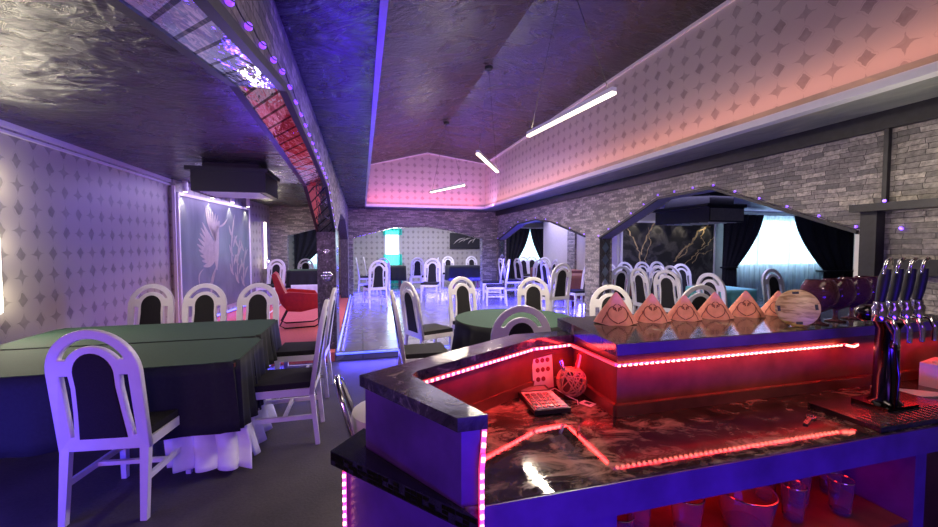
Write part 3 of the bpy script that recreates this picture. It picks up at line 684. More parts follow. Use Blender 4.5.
# ------------------------------------------------------------------ lamps
def pendant(a, b, label, ctop):
    a = Vector(a); b = Vector(b); c = (a + b) / 2; d = (b - a); L = d.length
    root = thing('pendant_lamp', label, 'lamp', c, math.atan2(d.y, d.x))
    MB().box(-L / 2, L / 2, -0.022, 0.022, -0.005, 0.03).build('housing', 'white_trim', root)
    MB().box(-L / 2, L / 2, -0.020, 0.020, -0.024, -0.005).build('diffuser', 'lamp_white', root)
    for s in (-1, 1):
        MB().tube([(s * L * 0.45, 0, 0.03), (0, 0, ctop - c.z - 0.03)], 0.003, 5).build('cable', 'black_plastic', root)
    MB().lathe([(0.05, ctop - c.z - 0.04), (0.06, ctop - c.z - 0.02), (0.06, ctop - c.z)], 16).build('canopy', 'black_plastic', root)
    strip('pendant_light', a - Vector((0, 0, 0.04)), b - Vector((0, 0, 0.04)), (0, 0, -1), 64, WARM, 0.06)
    strip('pendant_uplight', a + Vector((0, 0, 0.05)), b + Vector((0, 0, 0.05)), (0, 0, 1), 10, WARM, 0.04)
pendant((1.75, 4.06, 2.72), (1.90, 2.75, 2.72), 'white linear LED pendant nearest the bar, the largest one', 4.09)
pendant((2.12, 6.14, 2.72), (1.45, 4.99, 2.72), 'short white linear pendant hanging between the nearest and farthest pendants', 4.08)
pendant((1.49, 8.82, 2.72), (1.95, 7.64, 2.72), 'farthest linear LED pendant, before the far papered wall', 4.08)
wl_ = thing('wall_lamp', 'tall bright white LED wall light at the left edge above the green tables', 'lamp', (-2.99, 4.16, 1.52))
MB().box(0, 0.04, -0.16, 0.12, -0.58, 0.60).build('back_plate', 'white_trim', wl_, bevel=0.004)
MB().box(0.04, 0.055, 0.06, 0.11, -0.56, 0.58).build('tube', 'lamp_cool', wl_)
area('wall_lamp_light', (-2.90, 4.2, 1.52), (-1, 3.6, 1.7), 0.1, 1.1, 30, (1.0, 0.88, 0.66))
for zz in (1.05, 1.55, 2.05): spot('wall_lamp_graze', (-2.80, 4.25, zz), (-3.0, 4.5, zz + 0.1), 5, (1.0, 0.86, 0.62), 170, 1.0, 0.05)
spot('left_wall_fill', (-2.3, 3.2, 2.0), (-2.8, 3.6, 2.6), 10, (1.0, 0.93, 0.8), 120, 1.0, 0.3)  # added spot away from the lamp, brightens the wall top and ceiling
wl2 = thing('wall_lamp', 'slim bright vertical wall light just past the bird mural', 'lamp', (-2.47, 11.35, 1.55))
MB().box(0, 0.05, -0.05, 0.05, -0.62, 0.6).build('back_plate', 'white_trim', wl2)
MB().box(0.05, 0.09, -0.05, 0.05, -0.6, 0.58).build('tube', 'lamp_white', wl2)
area('wall_lamp_light', (-2.36, 11.35, 1.55), (-1.2, 10.8, 1.5), 0.1, 1.1, 14, WARM)

def vent(loc, sx, sy, h, label, front):
    root = thing('ventilation_box', label, 'ventilation box', loc)
    MB().box(-sx / 2, sx / 2, -sy / 2, sy / 2, 0, h).build('body', 'black_plastic', root, bevel=0.01)
    MB().box(-sx / 2 - 0.06, sx / 2 + 0.03, -sy / 2 - 0.02, sy / 2 + 0.02, h, h + 0.05).build('top_plate', 'black_plastic', root)
    MB().box(-sx / 2 + 0.1, sx / 2 - 0.1, -sy / 2 + 0.1, sy / 2 - 0.1, h + 0.05, 2.6 - loc[2] if loc[0] < 4 else 2.5 - loc[2]).build('duct', 'dark_frame', root)
    if front: MB().box(-sx / 2 + 0.02, sx / 2 - 0.02, -sy / 2 - 0.012, -sy / 2 + 0.002, 0.02, h - 0.02).build('front_panel', 'grey_metal', root)
    mb = MB()
    for i in range(6): mb.box(-sx / 2 + 0.08, sx / 2 - 0.08, -sy / 2 + 0.06 + i * (sy - .12) / 6, -sy / 2 + 0.10 + i * (sy - .12) / 6, -0.01, 0.001)
    mb.build('grille', 'white_trim', root)
vent((-1.64, 6.2, 2.22), 0.86, 0.8, 0.26, 'black box-shaped ventilation unit hung under the left ceiling by the bird mural', False)
vent((5.54, 5.63, 1.90), 0.68, 1.18, 0.23, 'black ventilation unit with a grey front, hung in the annex behind the large arch', True)

# violet bulb strings along the arches
def bulbs(name_label, pts, nrm, wire=True):
    root = thing('string_light', name_label, 'string light', (0, 0, 0))
    for p in pts: MB().sphere(p, 0.013, 10, 6).build('bulb', 'bulb_violet', root, smooth=True)
    if wire:
        path = []
        for a, b in zip(pts[:-1], pts[1:]):
            for k in range(6):
                t_ = k / 6; q = Vector(a).lerp(Vector(b), t_) - Vector(nrm) * 0.012; q.z -= 0.015 * math.sin(PI * t_); path.append(q)
        path.append(Vector(pts[-1])); MB().tube(path, 0.0025, 5).build('wire', 'black_plastic', root)
def along(op, c, off, n, lo=0.0, hi=1.0):
    segs = [(Vector(a), Vector(b)) for a, b in zip(op[:-1], op[1:])]; tot = sum((b - a).length for a, b in segs); out = []
    for i in range(n):
        s = tot * (lo + (hi - lo) * i / (n - 1))
        for a, b in segs:
            L = (b - a).length
            if s <= L + 1e-6: p = a + (b - a) * (s / L); out.append((c, p.x, p.y + off)); break
            s -= L
    return out
bulbs('string of violet bulbs along the top of the large right arch', along(A2, 4.07, 0.045, 14), (1, 0, 0))
bulbs('string of violet bulbs over the brick arch on the left', along(AP1, -0.345, 0.06, 26, 0.30), (-1, 0, 0))
bulbs('string of violet bulbs over the smaller far right arch', along(A1, 4.07, 0.045, 10), (1, 0, 0))
bulbs('pair of violet bulbs on the dark shelf beam at the right edge', [(3.92, 2.18, 1.87), (3.92, 1.86, 1.87)], (1, 0, 0), False)
bulbs('single violet bulb below the dark shelf beam at the right', [(4.08, 2.16, 1.66), (4.08, 2.155, 1.655)], (1, 0, 0), False)

# ------------------------------------------------------------------ curtains
def curtain_black(label, x_side, x_mid, y, ztop, ztie, zbot, kroot=0.12, amp=0.04, group=None):
    root = thing('curtain', label, 'curtain', (x_side, y, zbot), 0, group)
    W = x_mid - x_side
    def f(u, v):
        z = ztop + (zbot - ztop) * v; tt = (ztop - z) / (ztop - ztie)
        inner = W * (kroot + (1 - kroot) * (1 - min(1, tt) ** 1.6)) if tt < 1 else W * (kroot + 0.05 * min(1, (tt - 1)))
        return (inner * u, amp * math.sin(u * 30) * (0.5 + 0.5 * abs(inner / W)) + amp, z - zbot)
    MB().grid(f, 60, 30).build('drape', 'black_curtain', root, smooth=True, solid=0.006)
    MB().lathe([(abs(W) * kroot * 0.62, -0.02), (abs(W) * kroot * 0.62, 0.02)], 14, Matrix.Translation((W * kroot / 2, amp, ztie - zbot)) @ Matrix.Diagonal((1, 0.45, 1, 1))).build('tieback', 'black_plastic', root)
def sheer_curtain(label, x0, x1, y, z0, z1, mat='sheer_blue', n=26):
    o = MB().grid(lambda u, v: (x0 + (x1 - x0) * u, y + 0.03 * math.sin(u * n * 2 * PI) + 0.012 * math.sin(u * n * 4.7), z0 + (z1 - z0) * v), n * 8, 4).build('sheer_curtain', mat, smooth=True)
    return tag(o, label, 'curtain')
sheer_curtain('pale blue sheer curtain lit by daylight in the annex window behind the large arch', 9.5, 13.6, 8.66, 0.07, 2.38, n=24)
curtain_black('black tied-back curtain between the marble mural and the annex sheer', 9.2, 10.5, 8.42, 2.36, 0.95, 0.1, 0.34)
curtain_black('black curtain at the right side of the annex window, next to the dark post', 14.0, 11.6, 8.42, 2.36, 0.8, 0.1, 0.5)
sheer_curtain('tent shaped blue sheer curtain at the far end, seen through the small arch', 5.95, 7.6, 15.7, 0.07, 2.25, n=12)
curtain_black('black curtain left of the far sheer, seen through the small arch', 5.75, 6.78, 15.5, 2.25, 0.95, 0.07, 0.5)
curtain_black('black curtain right of the far sheer, seen through the small arch', 7.75, 6.80, 15.5, 2.25, 0.95, 0.07, 0.5)
sheer_curtain('narrow turquoise edged sheer on the far room window', 0.80, 1.52, 15.75, 1.95, 2.2, 'sheer_teal', 5)
struct(MB().box(0.7, 1.6, 15.70, 15.9, 2.2, 2.24).box(5.6, 8.2, 15.45, 15.9, 2.25, 2.29).box(-2.4, -0.7, 15.45, 15.9, 2.3, 2.34).build('trim_22', 'white_trim'))
sheer_curtain('turquoise lower sheer of the narrow far room window', 0.80, 1.52, 15.75, 0.07, 1.2, 'sheer_teal', 5)
sheer_curtain('pale turquoise sheer behind the far left opening', -2.0, -0.8, 15.72, 0.07, 2.3, n=10)
curtain_black('black curtain across the window behind the far left opening', -2.35, -0.95, 15.5, 2.3, 0.7, 0.1)

# ------------------------------------------------------------------ the white arch-back chair
def sh(z): return -0.17 * max(0, z - 0.45) ** 1.1
def make_chair():
    root = thing('dining_chair', '', 'chair')
    fz = 0.84
    outer = [(-0.235, 0.40), (0.235, 0.40), (0.235, fz)] + arc(0, fz, 0.235, 0.24, 5, 175, 22) + [(-0.235, fz)]
    slot = arc(0, fz, 0.188, 0.200, 22, 158, 16) + arc(0, fz, 0.148, 0.148, 150, 30, 14)
    padh = [(-0.118, 0.47), (0.118, 0.47), (0.104, 0.62), (0.094, 0.76), (0.096, fz)] + arc(0, fz, 0.096, 0.108, 8, 172, 12) + [(-0.096, fz), (-0.094, 0.76), (-0.104, 0.62)]
    sr = [(0.150, 0.47), (0.178, 0.47), (0.178, 0.835), (0.128, 0.835), (0.124, 0.76), (0.133, 0.62)]
    sl = [(-x, z) for x, z in sr][::-1]
    filled('back_frame', [outer, slot, padh, sr, sl], 0.034, 0.005, 'white_paint', root, sh, -0.20)
    filled('backrest', [[(x * 1.0, z) for x, z in padh]], 0.044, 0.010, 'black_fabric', root, sh, -0.20)
    for s in (-1, 1):
        mb = MB(); mb.add([(s * 0.235, -0.183, 0.42), (s * 0.185, -0.183, 0.42), (s * 0.185, -0.217, 0.42), (s * 0.235, -0.217, 0.42),
                           (s * 0.232, -0.222, 0), (s * 0.196, -0.222, 0), (s * 0.196, -0.252, 0), (s * 0.232, -0.252, 0)],
                          [(0, 1, 2, 3), (4, 7, 6, 5), (0, 4, 5, 1), (1, 5, 6, 2), (2, 6, 7, 3), (3, 7, 4, 0)])
        mb.build('leg', 'white_paint', root, bevel=0.004)
        mb = MB(); mb.add([(s * 0.225, 0.245, 0.42), (s * 0.180, 0.245, 0.42), (s * 0.180, 0.20, 0.42), (s * 0.225, 0.20, 0.42),
                           (s * 0.222, 0.24, 0), (s * 0.190, 0.24, 0), (s * 0.190, 0.21, 0), (s * 0.222, 0.21, 0)],
                          [(0, 1, 2, 3), (4, 7, 6, 5), (0, 4, 5, 1), (1, 5, 6, 2), (2, 6, 7, 3), (3, 7, 4, 0)])
        mb.build('leg', 'white_paint', root, bevel=0.004)
    mb = MB()
    mb.box(-0.22, 0.22, 0.205, 0.24, 0.385, 0.44).box(-0.222, -0.192, -0.19, 0.21, 0.385, 0.44).box(0.192, 0.222, -0.19, 0.21, 0.385, 0.44)
    mb.build('seat_frame', 'white_paint', root, bevel=0.003)
    mb = MB()
    for s in (-1, 1): mb.box(s * 0.208 - 0.011, s * 0.208 + 0.011, -0.22, 0.22, 0.20, 0.232)
    mb.box(-0.2, 0.2, -0.01, 0.015, 0.204, 0.228)
    mb.build('stretcher', 'white_paint', root, bevel=0.003)
    MB().prism([(-0.205, -0.18), (0.205, -0.18), (0.222, 0.235), (-0.222, 0.235)], 0.44, 0.485).build('seat', 'black_fabric', root, bevel=0.014, smooth=True)
    return root
CH = make_chair(); used = [False]
def chair(bx, by, z0, deg, label, group):
    """bx, by: where the back stands; deg: direction it faces (0 = away from the bar, +Y)"""
    rz = math.radians(deg)
    o = CH if not used[0] else copy_tree(CH)
    o.scale = (0.94, 1, 1)
    used[0] = True
    o.location = (bx - 0.22 * math.sin(rz) * 1.0, by + 0.22 * math.cos(rz), z0); o.rotation_euler = (0, 0, rz)
    o['label'] = label; o['category'] = 'chair'; o['group'] = group
    return o
G1 = 'white chairs round the green tables on the left'; G2 = 'white chairs round the round green table'
G3 = 'white chairs in the small arch room'; G4 = 'white chairs in the annex behind the large arch'; G5 = 'white chairs in the far room'; G6 = 'white chairs on the left carpet stage'
chair(-1.38, 2.60, 0, -7, 'large white arch-back chair at the lower left, its back to the viewer', G1)
chair(-0.36, 3.42, 0, 90, 'white side-on chair at the right end of the green table, visible to its feet', G1)
chair(-0.36, 4.40, 0, 88, 'white side-on chair just behind the fully visible one, right end of the green table', G1)
chair(-2.33, 5.30, 0, 180, 'white chair behind the green table, closest to the papered wall', G1)
chair(-1.76, 5.20, 0, 180, 'white chair behind the green table, middle of the three', G1)
chair(-1.18, 5.10, 0, 178, 'white chair behind the green table, nearest the red armchair', G1)
# ------------------------------------------------------------------ tables
def table(name, label, x0, x1, y0, y1, z0, h, top, side, drop, group=None, under=None):
    root = thing(name, label, 'table', ((x0 + x1) / 2, (y0 + y1) / 2, z0), 0, group)
    sx, sy = (x1 - x0) / 2, (y1 - y0) / 2
    MB().box(-sx, sx, -sy, sy, h - 0.03, h - 0.005).build('tabletop', 'dark_wood', root)
    for a in (-1, 1):
        for b in (-1, 1): MB().box(a * (sx - 0.16) - 0.025, a * (sx - 0.16) + 0.025, b * (sy - 0.14) - 0.025, b * (sy - 0.14) + 0.025, 0, h - 0.03).build('leg', 'dark_wood', root)
    return root
def cloth(label, cx, cy, sx, sy, z, drop, top, seed, group=None, round_=False, flare=0.04, waves=22, side=None):
    random.seed(seed); ph = random.random() * 6
    root = thing('tablecloth', label, 'tablecloth', (cx, cy, z), 0, group)
    def rim(t_, k=1.0):
        a = 2 * PI * t_
        if round_: return Vector((sx * math.cos(a), sy * math.sin(a)))
        c, s = math.cos(a), math.sin(a); m = max(abs(c), abs(s)); p = Vector((c / m, s / m))
        r_ = 0.965 if abs(abs(p.x) - abs(p.y)) < 0.12 else 1.0
        return Vector((p.x * sx * r_, p.y * sy * r_))
    N = 120
    MB().add([tuple(rim(i / N)) + (0.004,) for i in range(N)], [tuple(range(N))]).build('cloth_top', top, root, solid=0.004)
    def f(u, v):
        p = rim(u); d = p.normalized(); ww = flare * v * (0.6 + 0.6 * math.sin(u * waves * 2 * PI + ph) + 0.25 * math.sin(u * waves * 0.53 * 2 * PI))
        q = p + d * (ww + 0.004 + 0.008 * v)
        return (q.x, q.y, 0.004 - drop * v - 0.02 * v * math.sin(u * 4 * PI + ph) * 0.5)
    MB().grid(f, 240, 6).build('cloth_drop', side or top, root, smooth=True, solid=0.003)
    return root
table('dining_table', 'near dining table under green cloth at the left', -2.7, -0.82, 2.92, 3.62, 0, 0.75, None, None, 0)
cloth('dark green tablecloth on the nearer left table', -1.76, 3.27, 0.96, 0.37, 0.757, 0.47, 'green_cloth', 1, None, flare=0.03, side='black_or_unlit_cloth')  # drop painted black as the unlit side of the green cloth
table('dining_table', 'second dining table under green cloth, pushed against the near one', -2.66, -0.88, 3.70, 4.50, 0, 0.75, None, None, 0)
cloth('dark green tablecloth on the farther left table', -1.77, 4.10, 0.92, 0.42, 0.757, 0.34, 'green_cloth', 2, None, flare=0.03, side='black_or_unlit_cloth')  # its drop too is green cloth painted black for shade
# long white undercloth reaching the floor at the table end
def uf(u, v):
    x = -1.45 + 0.62 * u if u < 0.7 else -1.45 + 0.434 + (u - 0.7) * 0.62
    return (-1.27 + 0.40 * u + 0.05 * v + 0.07 * v * u + 0.025 * math.sin(u * 26) * v, 2.90 + 0.05 + 0.03 * math.sin(u * 22 + 1) * v + 0.16 * u * u - 0.06 * v - 0.10 * max(0, v - 0.8) * u * 5 * u, 0.60 - v * (0.50 + 0.08 * u))
o = MB().grid(uf, 60, 20).build('undercloth', 'white_cloth', smooth=True, solid=0.004); tag(o, 'long white undercloth hanging almost to the floor below the green cloth', 'tablecloth')
o = MB().grid(lambda u, v: (-0.87 + 0.12 * v + 0.03 * math.sin(u * 24) * v, 3.06 + 0.75 * u, 0.60 - v * 0.56), 50, 12).build('undercloth', 'white_cloth', smooth=True, solid=0.004); tag(o, 'white undercloth hanging at the right end of the green tables, behind the side-on chair', 'tablecloth')
# round table in the middle
rt = thing('round_table', 'round table under dark green cloth in front of the dance floor', 'table', (1.56, 3.98, 0))
MB().lathe([(0.60, 0.72), (0.60, 0.745)], 40).build('tabletop', 'dark_wood', rt)
MB().lathe([(0.25, 0), (0.25, 0.03), (0.05, 0.06), (0.05, 0.72)], 20).build('pedestal', 'dark_wood', rt, smooth=True)
cloth('round dark green tablecloth before the dance floor', 1.56, 3.98, 0.62, 0.62, 0.752, 0.42, 'green_cloth', 3, None, True, 0.05, 12, side='black_or_unlit_cloth')  # black drop stands for the green cloth hanging unlit
chair(1.15, 2.80, 0, -12, 'white chair in front of the round green table, its back just over the bar ledge', G2)
chair(2.30, 5.12, 0, 160, 'white chair behind the round green table, facing the bar', G2)
chair(0.36, 4.00, 0, -90, 'white chair seen edge-on at left of the round table, the nearer of two', G2)
chair(0.60, 4.92, 0, -68, 'white chair with black seat turned to the round table, the farther of the edge-on pair', G2)
chair(1.38, 5.45, 0, 195, 'white chair between the dance floor and the round table', G2)
chair(2.66, 3.85, 0, 150, 'white chair whose top shows behind the first pink napkin', G2)


# chairs and tables beyond the small right arch
def sq_table(x, y, s_, z0, h, top, side, tl, cl, seed, drop=0.5, sy=None, g=None):
    sy = sy or s_
    table('dining_table', tl, x - s_ + 0.02, x + s_ - 0.02, y - sy + 0.02, y + sy - 0.02, z0, h, None, None, 0)
    return cloth(cl, x, y, s_, sy, z0 + h + 0.006, drop, top, seed, None, flare=0.025, waves=16, side=side)
DF, AF_ = 0.12, 0.06
chair(3.50, 9.86, DF, 70, 'white chair edge-on beside the small arch pier, left side of the opening', G3)
chair(3.30, 8.95, DF, 75, 'white chair edge-on just before the left pier of the small arch', G3)
chair(3.72, 10.30, DF, -90, 'white chair standing deepest on the dance floor at the small arch', G3)
chair(4.70, 11.55, AF_, -80, 'white chair on the left of the deep brown table in the small arch room', G3)
chair(5.48, 13.02, AF_, 180, 'white chair facing the bar below the tented sheer curtain', G3)
chair(5.95, 13.36, AF_, 175, 'white chair below the right half of the tented sheer, far row', G3)
chair(4.98, 10.66, AF_, 0, 'white chair with its back to the bar before the deep brown table', G3)
chair(5.98, 12.35, AF_, 182, 'white chair behind the deep brown table, right of centre', G3)
chair(4.66, 9.58, AF_, -88, 'white chair in the middle of the small arch opening, angled', G3)
chair(5.16, 10.18, AF_, 88, 'white side-on chair in the small arch room facing left', G3)
chair(3.55, 6.72, DF, 10, 'white chair at the right side of the small arch, before the nearer brown table', G3)
chair(4.88, 7.95, AF_, 95, 'white chair at the right pier of the small arch, partly hidden by brick', G3)
sq_table(5.52, 11.50, 0.32, AF_, 0.76, 'brown_top', 'brown_cloth', 'dining table under brown cloth, deepest in the small arch room', 'brown tablecloth on the deepest table of the small arch room', 11, 0.55)
sq_table(5.02, 8.72, 0.36, AF_, 0.76, 'brown_top', 'brown_cloth', 'dining table under brown cloth at the right pier of the small arch', 'brown tablecloth on the table at the right pier of the small arch', 12, 0.55)
sq_table(5.78, 10.35, 0.34, AF_, 0.76, 'brown_top', 'brown_cloth', 'dining table under brown cloth against the small arch room side wall', 'brown tablecloth on the table by the inner brick pier', 13, 0.55)
# annex behind the large arch
for x, y, z, d, l in (
    (5.50, 8.04, AF_, 180, 'white chair at the left edge of the marble mural, back row'),
    (6.02, 8.14, AF_, 180, 'white chair below the first gold veins of the mural, back row'),
    (6.53, 8.17, AF_, 180, 'white chair in the back row, third along the marble mural'),
    (6.98, 8.20, AF_, 180, 'white chair in the back row, fourth along the marble mural'),
    (4.74, 6.62, AF_, 0, 'white chair just inside the left jamb of the large arch'),
    (4.72, 5.95, AF_, -88, 'white side-on chair left of the overlapping chair cluster'),
    (5.42, 6.46, AF_, 85, 'white chair in the overlapping cluster behind the second napkin'),
    (4.74, 5.34, AF_, -70, 'white chair at the front of the overlapping cluster behind the third napkin'),
    (5.80, 6.42, AF_, -85, 'white chair in the middle of the overlapping cluster before the mural'),
    (6.55, 6.98, AF_, 175, 'white chair at the right end of the overlapping cluster before the mural'),
    (3.70, 3.73, 0.0, -15, 'violet-lit white chair behind the fourth napkin'),
    (4.78, 4.54, AF_, -85, 'white chair before the right edge of the marble mural, by the turquoise table'),
    (6.55, 5.02, AF_, 180, 'white chair in front of the bright sheer window, facing the bar'),
    (3.76, 2.76, 0.0, -35, 'violet-lit white chair top just behind the round wooden disc')):
    chair(x, y, z, d, l, G4)
sq_table(5.42, 7.15, 0.30, AF_, 0.76, 'brown_top', 'brown_cloth', 'dining table under brown cloth inside the large arch', 'brown tablecloth inside the large arch, before the gold veins', 14, 0.6)
sq_table(5.72, 5.30, 0.36, AF_, 0.76, 'teal_cloth', 'teal_cloth', 'dining table under turquoise cloth near the annex window', 'turquoise tablecloth near the annex window', 15, 0.35)
# far room
for x, y, z, d, l in (
    (0.66, 13.15, AF_, 0, 'white chair in front of the narrow turquoise window'),
    (0.14, 14.20, AF_, -90, 'white chair left of the table by the narrow turquoise window'),
    (1.80, 13.45, AF_, 0, 'white chair right of the table by the narrow turquoise window'),
    (2.35, 13.0, AF_, 80, 'white chair alone between the two far room tables'),
    (-0.10, 13.40, AF_, -90, 'white side-on chair at the far left of the far room'),
    (3.98, 14.45, AF_, 180, 'white chair below the wide dark picture'),
    (3.08, 14.48, AF_, 170, 'white chair behind the far table, left of the dark picture'),
    (0.35, 9.30, DF, 15, 'white chair on the dance floor in front of the far arch, left side'),
    (1.75, 10.20, DF, 160, 'white chair on the dance floor in front of the far arch, centre')):
    chair(x, y, z, d, l, G5)
sq_table(1.05, 14.30, 0.42, AF_, 0.76, 'black_or_unlit_cloth', 'black_or_unlit_cloth', 'dining table under dark cloth by the narrow turquoise window', 'dark tablecloth on the table by the narrow turquoise window', 16, 0.5)
sq_table(3.45, 13.55, 0.60, AF_, 0.76, 'black_or_unlit_cloth', 'black_or_unlit_cloth', 'dining table under dark cloth below the wide dark picture', 'dark tablecloth on the table below the wide dark picture', 17, 0.5, 0.4)
# left stage
for x, y, z, d, l in (
    (-2.02, 10.55, 0.12, 160, 'violet-lit white chair at the left end of the far left table'),
    (-2.27, 11.30, 0.12, -90, 'white chair behind the left end of the far left table'),
    (-1.64, 12.85, AF_, 180, 'white chair beyond the far left opening, left one'),
    (-1.08, 12.95, AF_, 180, 'white chair beyond the far left opening, right one')):
    chair(x, y, z, d, l, G6)
sq_table(-1.30, 11.15, 0.52, 0.12, 0.77, 'green_cloth', 'black_or_unlit_cloth', 'dining table under dark cloth at the end of the red carpet', 'dark tablecloth with pale green top at the end of the red carpet', 18, 0.42, 0.36)
o = MB().grid(lambda u, v: (-1.72 + 0.80 * u, 10.74 + 0.02 * math.sin(u * 30) * v, 0.55 - 0.36 * v), 40, 6).build('undercloth', 'white_cloth', smooth=True, solid=0.004)
tag(o, 'pale undercloth hanging below the dark cloth at the end of the red carpet', 'tablecloth')

# ------------------------------------------------------------------ red armchair on the carpet stage
rc = thing('armchair', 'red leather lounge chair on the red carpet by the mirrored column', 'chair', (-1.05, 7.55, 0.12), math.radians(8))
prof = [(-0.44, 0.92), (-0.40, 0.95), (-0.36, 0.92), (-0.26, 0.66), (-0.17, 0.47), (-0.06, 0.42), (0.15, 0.44), (0.42, 0.47), (0.46, 0.42), (0.42, 0.36), (0.0, 0.28), (-0.2, 0.30), (-0.30, 0.42), (-0.38, 0.66)]
mb = MB(); m = Matrix(((1, 0, 0, 0), (0, 0, 1, 0), (0, 1, 0, 0), (0, 0, 0, 1)))
mb.prism(prof, -0.28, 0.28, m); mb.build('shell', 'red_leather', rc, bevel=0.03, smooth=True)
for s in (-1, 1):
    mb = MB(); mb.prism([(-0.26, 0.60), (-0.18, 0.63), (0.25, 0.58), (0.30, 0.50), (0.28, 0.36), (-0.22, 0.34)], s * 0.30 - 0.03, s * 0.30 + 0.03, m)
    mb.build('armrest', 'red_leather', rc, bevel=0.02, smooth=True)
for s in (-1, 1):
    MB().tube([(0.38, s * 0.24, 0.33), (0.30, s * 0.26, 0.06), (0.22, s * 0.26, 0.013), (-0.25, s * 0.26, 0.013), (-0.33, s * 0.26, 0.06), (-0.20, s * 0.24, 0.32)], 0.012, 8).build('leg', 'dark_chrome', rc, smooth=True)
# bar stool on the guest side of the counter
st = thing('bar_stool', 'bar stool with curved chrome rail and pale seat beside the bar corner', 'stool', (0.12, 1.80, 0))
MB().lathe([(0.20, 0), (0.20, 0.015), (0.04, 0.05), (0.025, 0.07), (0.025, 0.70)], 24).build('pedestal', 'chrome', st, smooth=True)
MB().lathe([(0.02, 0.70), (0.16, 0.71), (0.18, 0.74), (0.17, 0.79), (0.10, 0.815), (0.0, 0.82)], 28).build('seat', 'light_plastic', st, smooth=True)
MB().tube([(-0.17 * math.cos(0.3), -0.12, 0.73)] + [(-0.19 - 0.04 * math.sin(PI * k / 10), -0.12 + 0.24 * k / 10, 0.78 + 0.17 * math.sin(PI * k / 10) ** 0.6) for k in range(1, 10)] + [(-0.17 * math.cos(0.3), 0.12, 0.73)], 0.013, 10).build('back_rail', 'chrome', st, smooth=True)
MB().tube([(0.14 * math.cos(2 * PI * k / 20), 0.14 * math.sin(2 * PI * k / 20), 0.32) for k in range(20)], 0.01, 8, closed=True).bar((-0.14, 0, 0.32), (0.14, 0, 0.32), 0.012).build('foot_ring', 'chrome', st, smooth=True)

# ------------------------------------------------------------------ the bar counter
bar = thing('bar_counter', 'dark glossy bar counter with raised ledge and red LED edges in the foreground', 'bar counter', (0.28, 0.95, 0))
def bb(mb, name, mat, **k):
    for v in mb.bm.verts: v.co -= Vector((0.28, 0.95, 0))
    return mb.build(name, mat, bar, **k)
WT = 0.86
bb(MB().prism([(0.245, 0.952), (3.0, 0.952), (3.0, 1.40), (1.0, 1.40), (1.0, 1.74), (0.72, 1.72), (0.06, 1.335)], WT - 0.035, WT), 'worktop', 'worktop')
wall_poly = [(0.236, 0.955), (0.006, 1.335), (0.70, 1.755), (0.985, 1.775), (0.985, 1.725), (0.755, 1.69), (0.165, 1.355), (0.145, 1.30), (0.285, 0.955)]
bb(MB().prism(wall_poly, 0, 1.062), 'partition_panel', 'bar_paint')
bb(MB().prism([(0.222, 0.938), (-0.012, 1.340), (0.695, 1.775), (0.99, 1.795), (0.99, 1.705), (0.76, 1.668), (0.178, 1.338), (0.155, 1.295), (0.300, 0.938)], 1.062, 1.098), 'ledge_cap', 'cap_stone', bevel=0.004)
bb(MB().prism([(0.954, 1.335), (3.0, 1.335), (3.0, 1.42), (1.04, 1.42), (1.06, 1.80), (0.985, 1.80)], 0, 1.10), 'upstand', 'dark_wood')
bb(MB().box(1.06, 3.0, 1.76, 1.80, 0, 1.10), 'front_panel', 'bar_paint')
bb(MB().prism([(0.930, 1.312), (3.0, 1.312), (3.0, 1.87), (0.975, 1.87)], 1.10, 1.148), 'ledge_cap', 'cap_stone', bevel=0.003)
bb(MB().box(0.932, 3.0, 1.306, 1.313, 1.103, 1.146), 'cap_fascia', 'bar_paint')
mb = MB()
for a, b in (((0.172, 1.352), (0.755, 1.684)), ((0.755, 1.684), (0.98, 1.719))): mb.bar((a[0], a[1], 0.965), (b[0], b[1], 0.965), 0.010, 0.19)
mb.bar((0.149, 1.30, 0.965), (0.288, 0.962, 0.965), 0.008, 0.19)
bb(mb, 'upstand_shade', 'dark_wood')  # dark lining added for faces the blue light does not reach
# skirting along the foot of the upstands
mb = MB()
for a, b in (((0.19, 1.36), (0.76, 1.680)), ((0.76, 1.680), (0.98, 1.712)), ((0.970, 1.70), (0.942, 1.325)), ((0.942, 1.325), (3.0, 1.325))):
    mb.bar((a[0], a[1], WT + 0.022), (b[0], b[1], WT + 0.022), 0.02, 0.044)
bb(mb, 'skirting', 'dark_wood')
# side ledge of the left wing with a rough shiny edge
lg = [(0.262, 0.905), (-0.105, 1.335), (0.0, 1.475), (0.05, 1.40), (0.0, 1.335), (0.236, 0.955)]
bb(MB().prism(lg, WT - 0.045, WT), 'side_ledge', 'black_gloss', bevel=0.006)
random.seed(3); mb = MB(); a = Vector((0.262, 0.905)); b = Vector((-0.105, 1.335)); nrm = Vector((-(b - a).y, (b - a).x)).normalized()
for row in range(3):
    for i in range(26):
        t_ = i / 26; p = a.lerp(b, t_); q = a.lerp(b, t_ + 0.036); z = WT - 0.010 - 0.013 * row; o_ = 0.0005 + 0.002 * random.random()
        mb.bar((p.x + nrm.x * -o_, p.y + nrm.y * -o_, z), (q.x + nrm.x * -o_, q.y + nrm.y * -o_, z), 0.004, 0.010 + 0.003 * random.random())
bb(mb, 'edge_tiles', 'dark_chrome')
bb(MB().prism([(0.25, 0.945), (-0.055, 1.32), (0.0, 1.40), (0.02, 1.36), (0.01, 1.335), (0.24, 0.95)], 0, WT - 0.045), 'lower_panel', 'bar_paint')
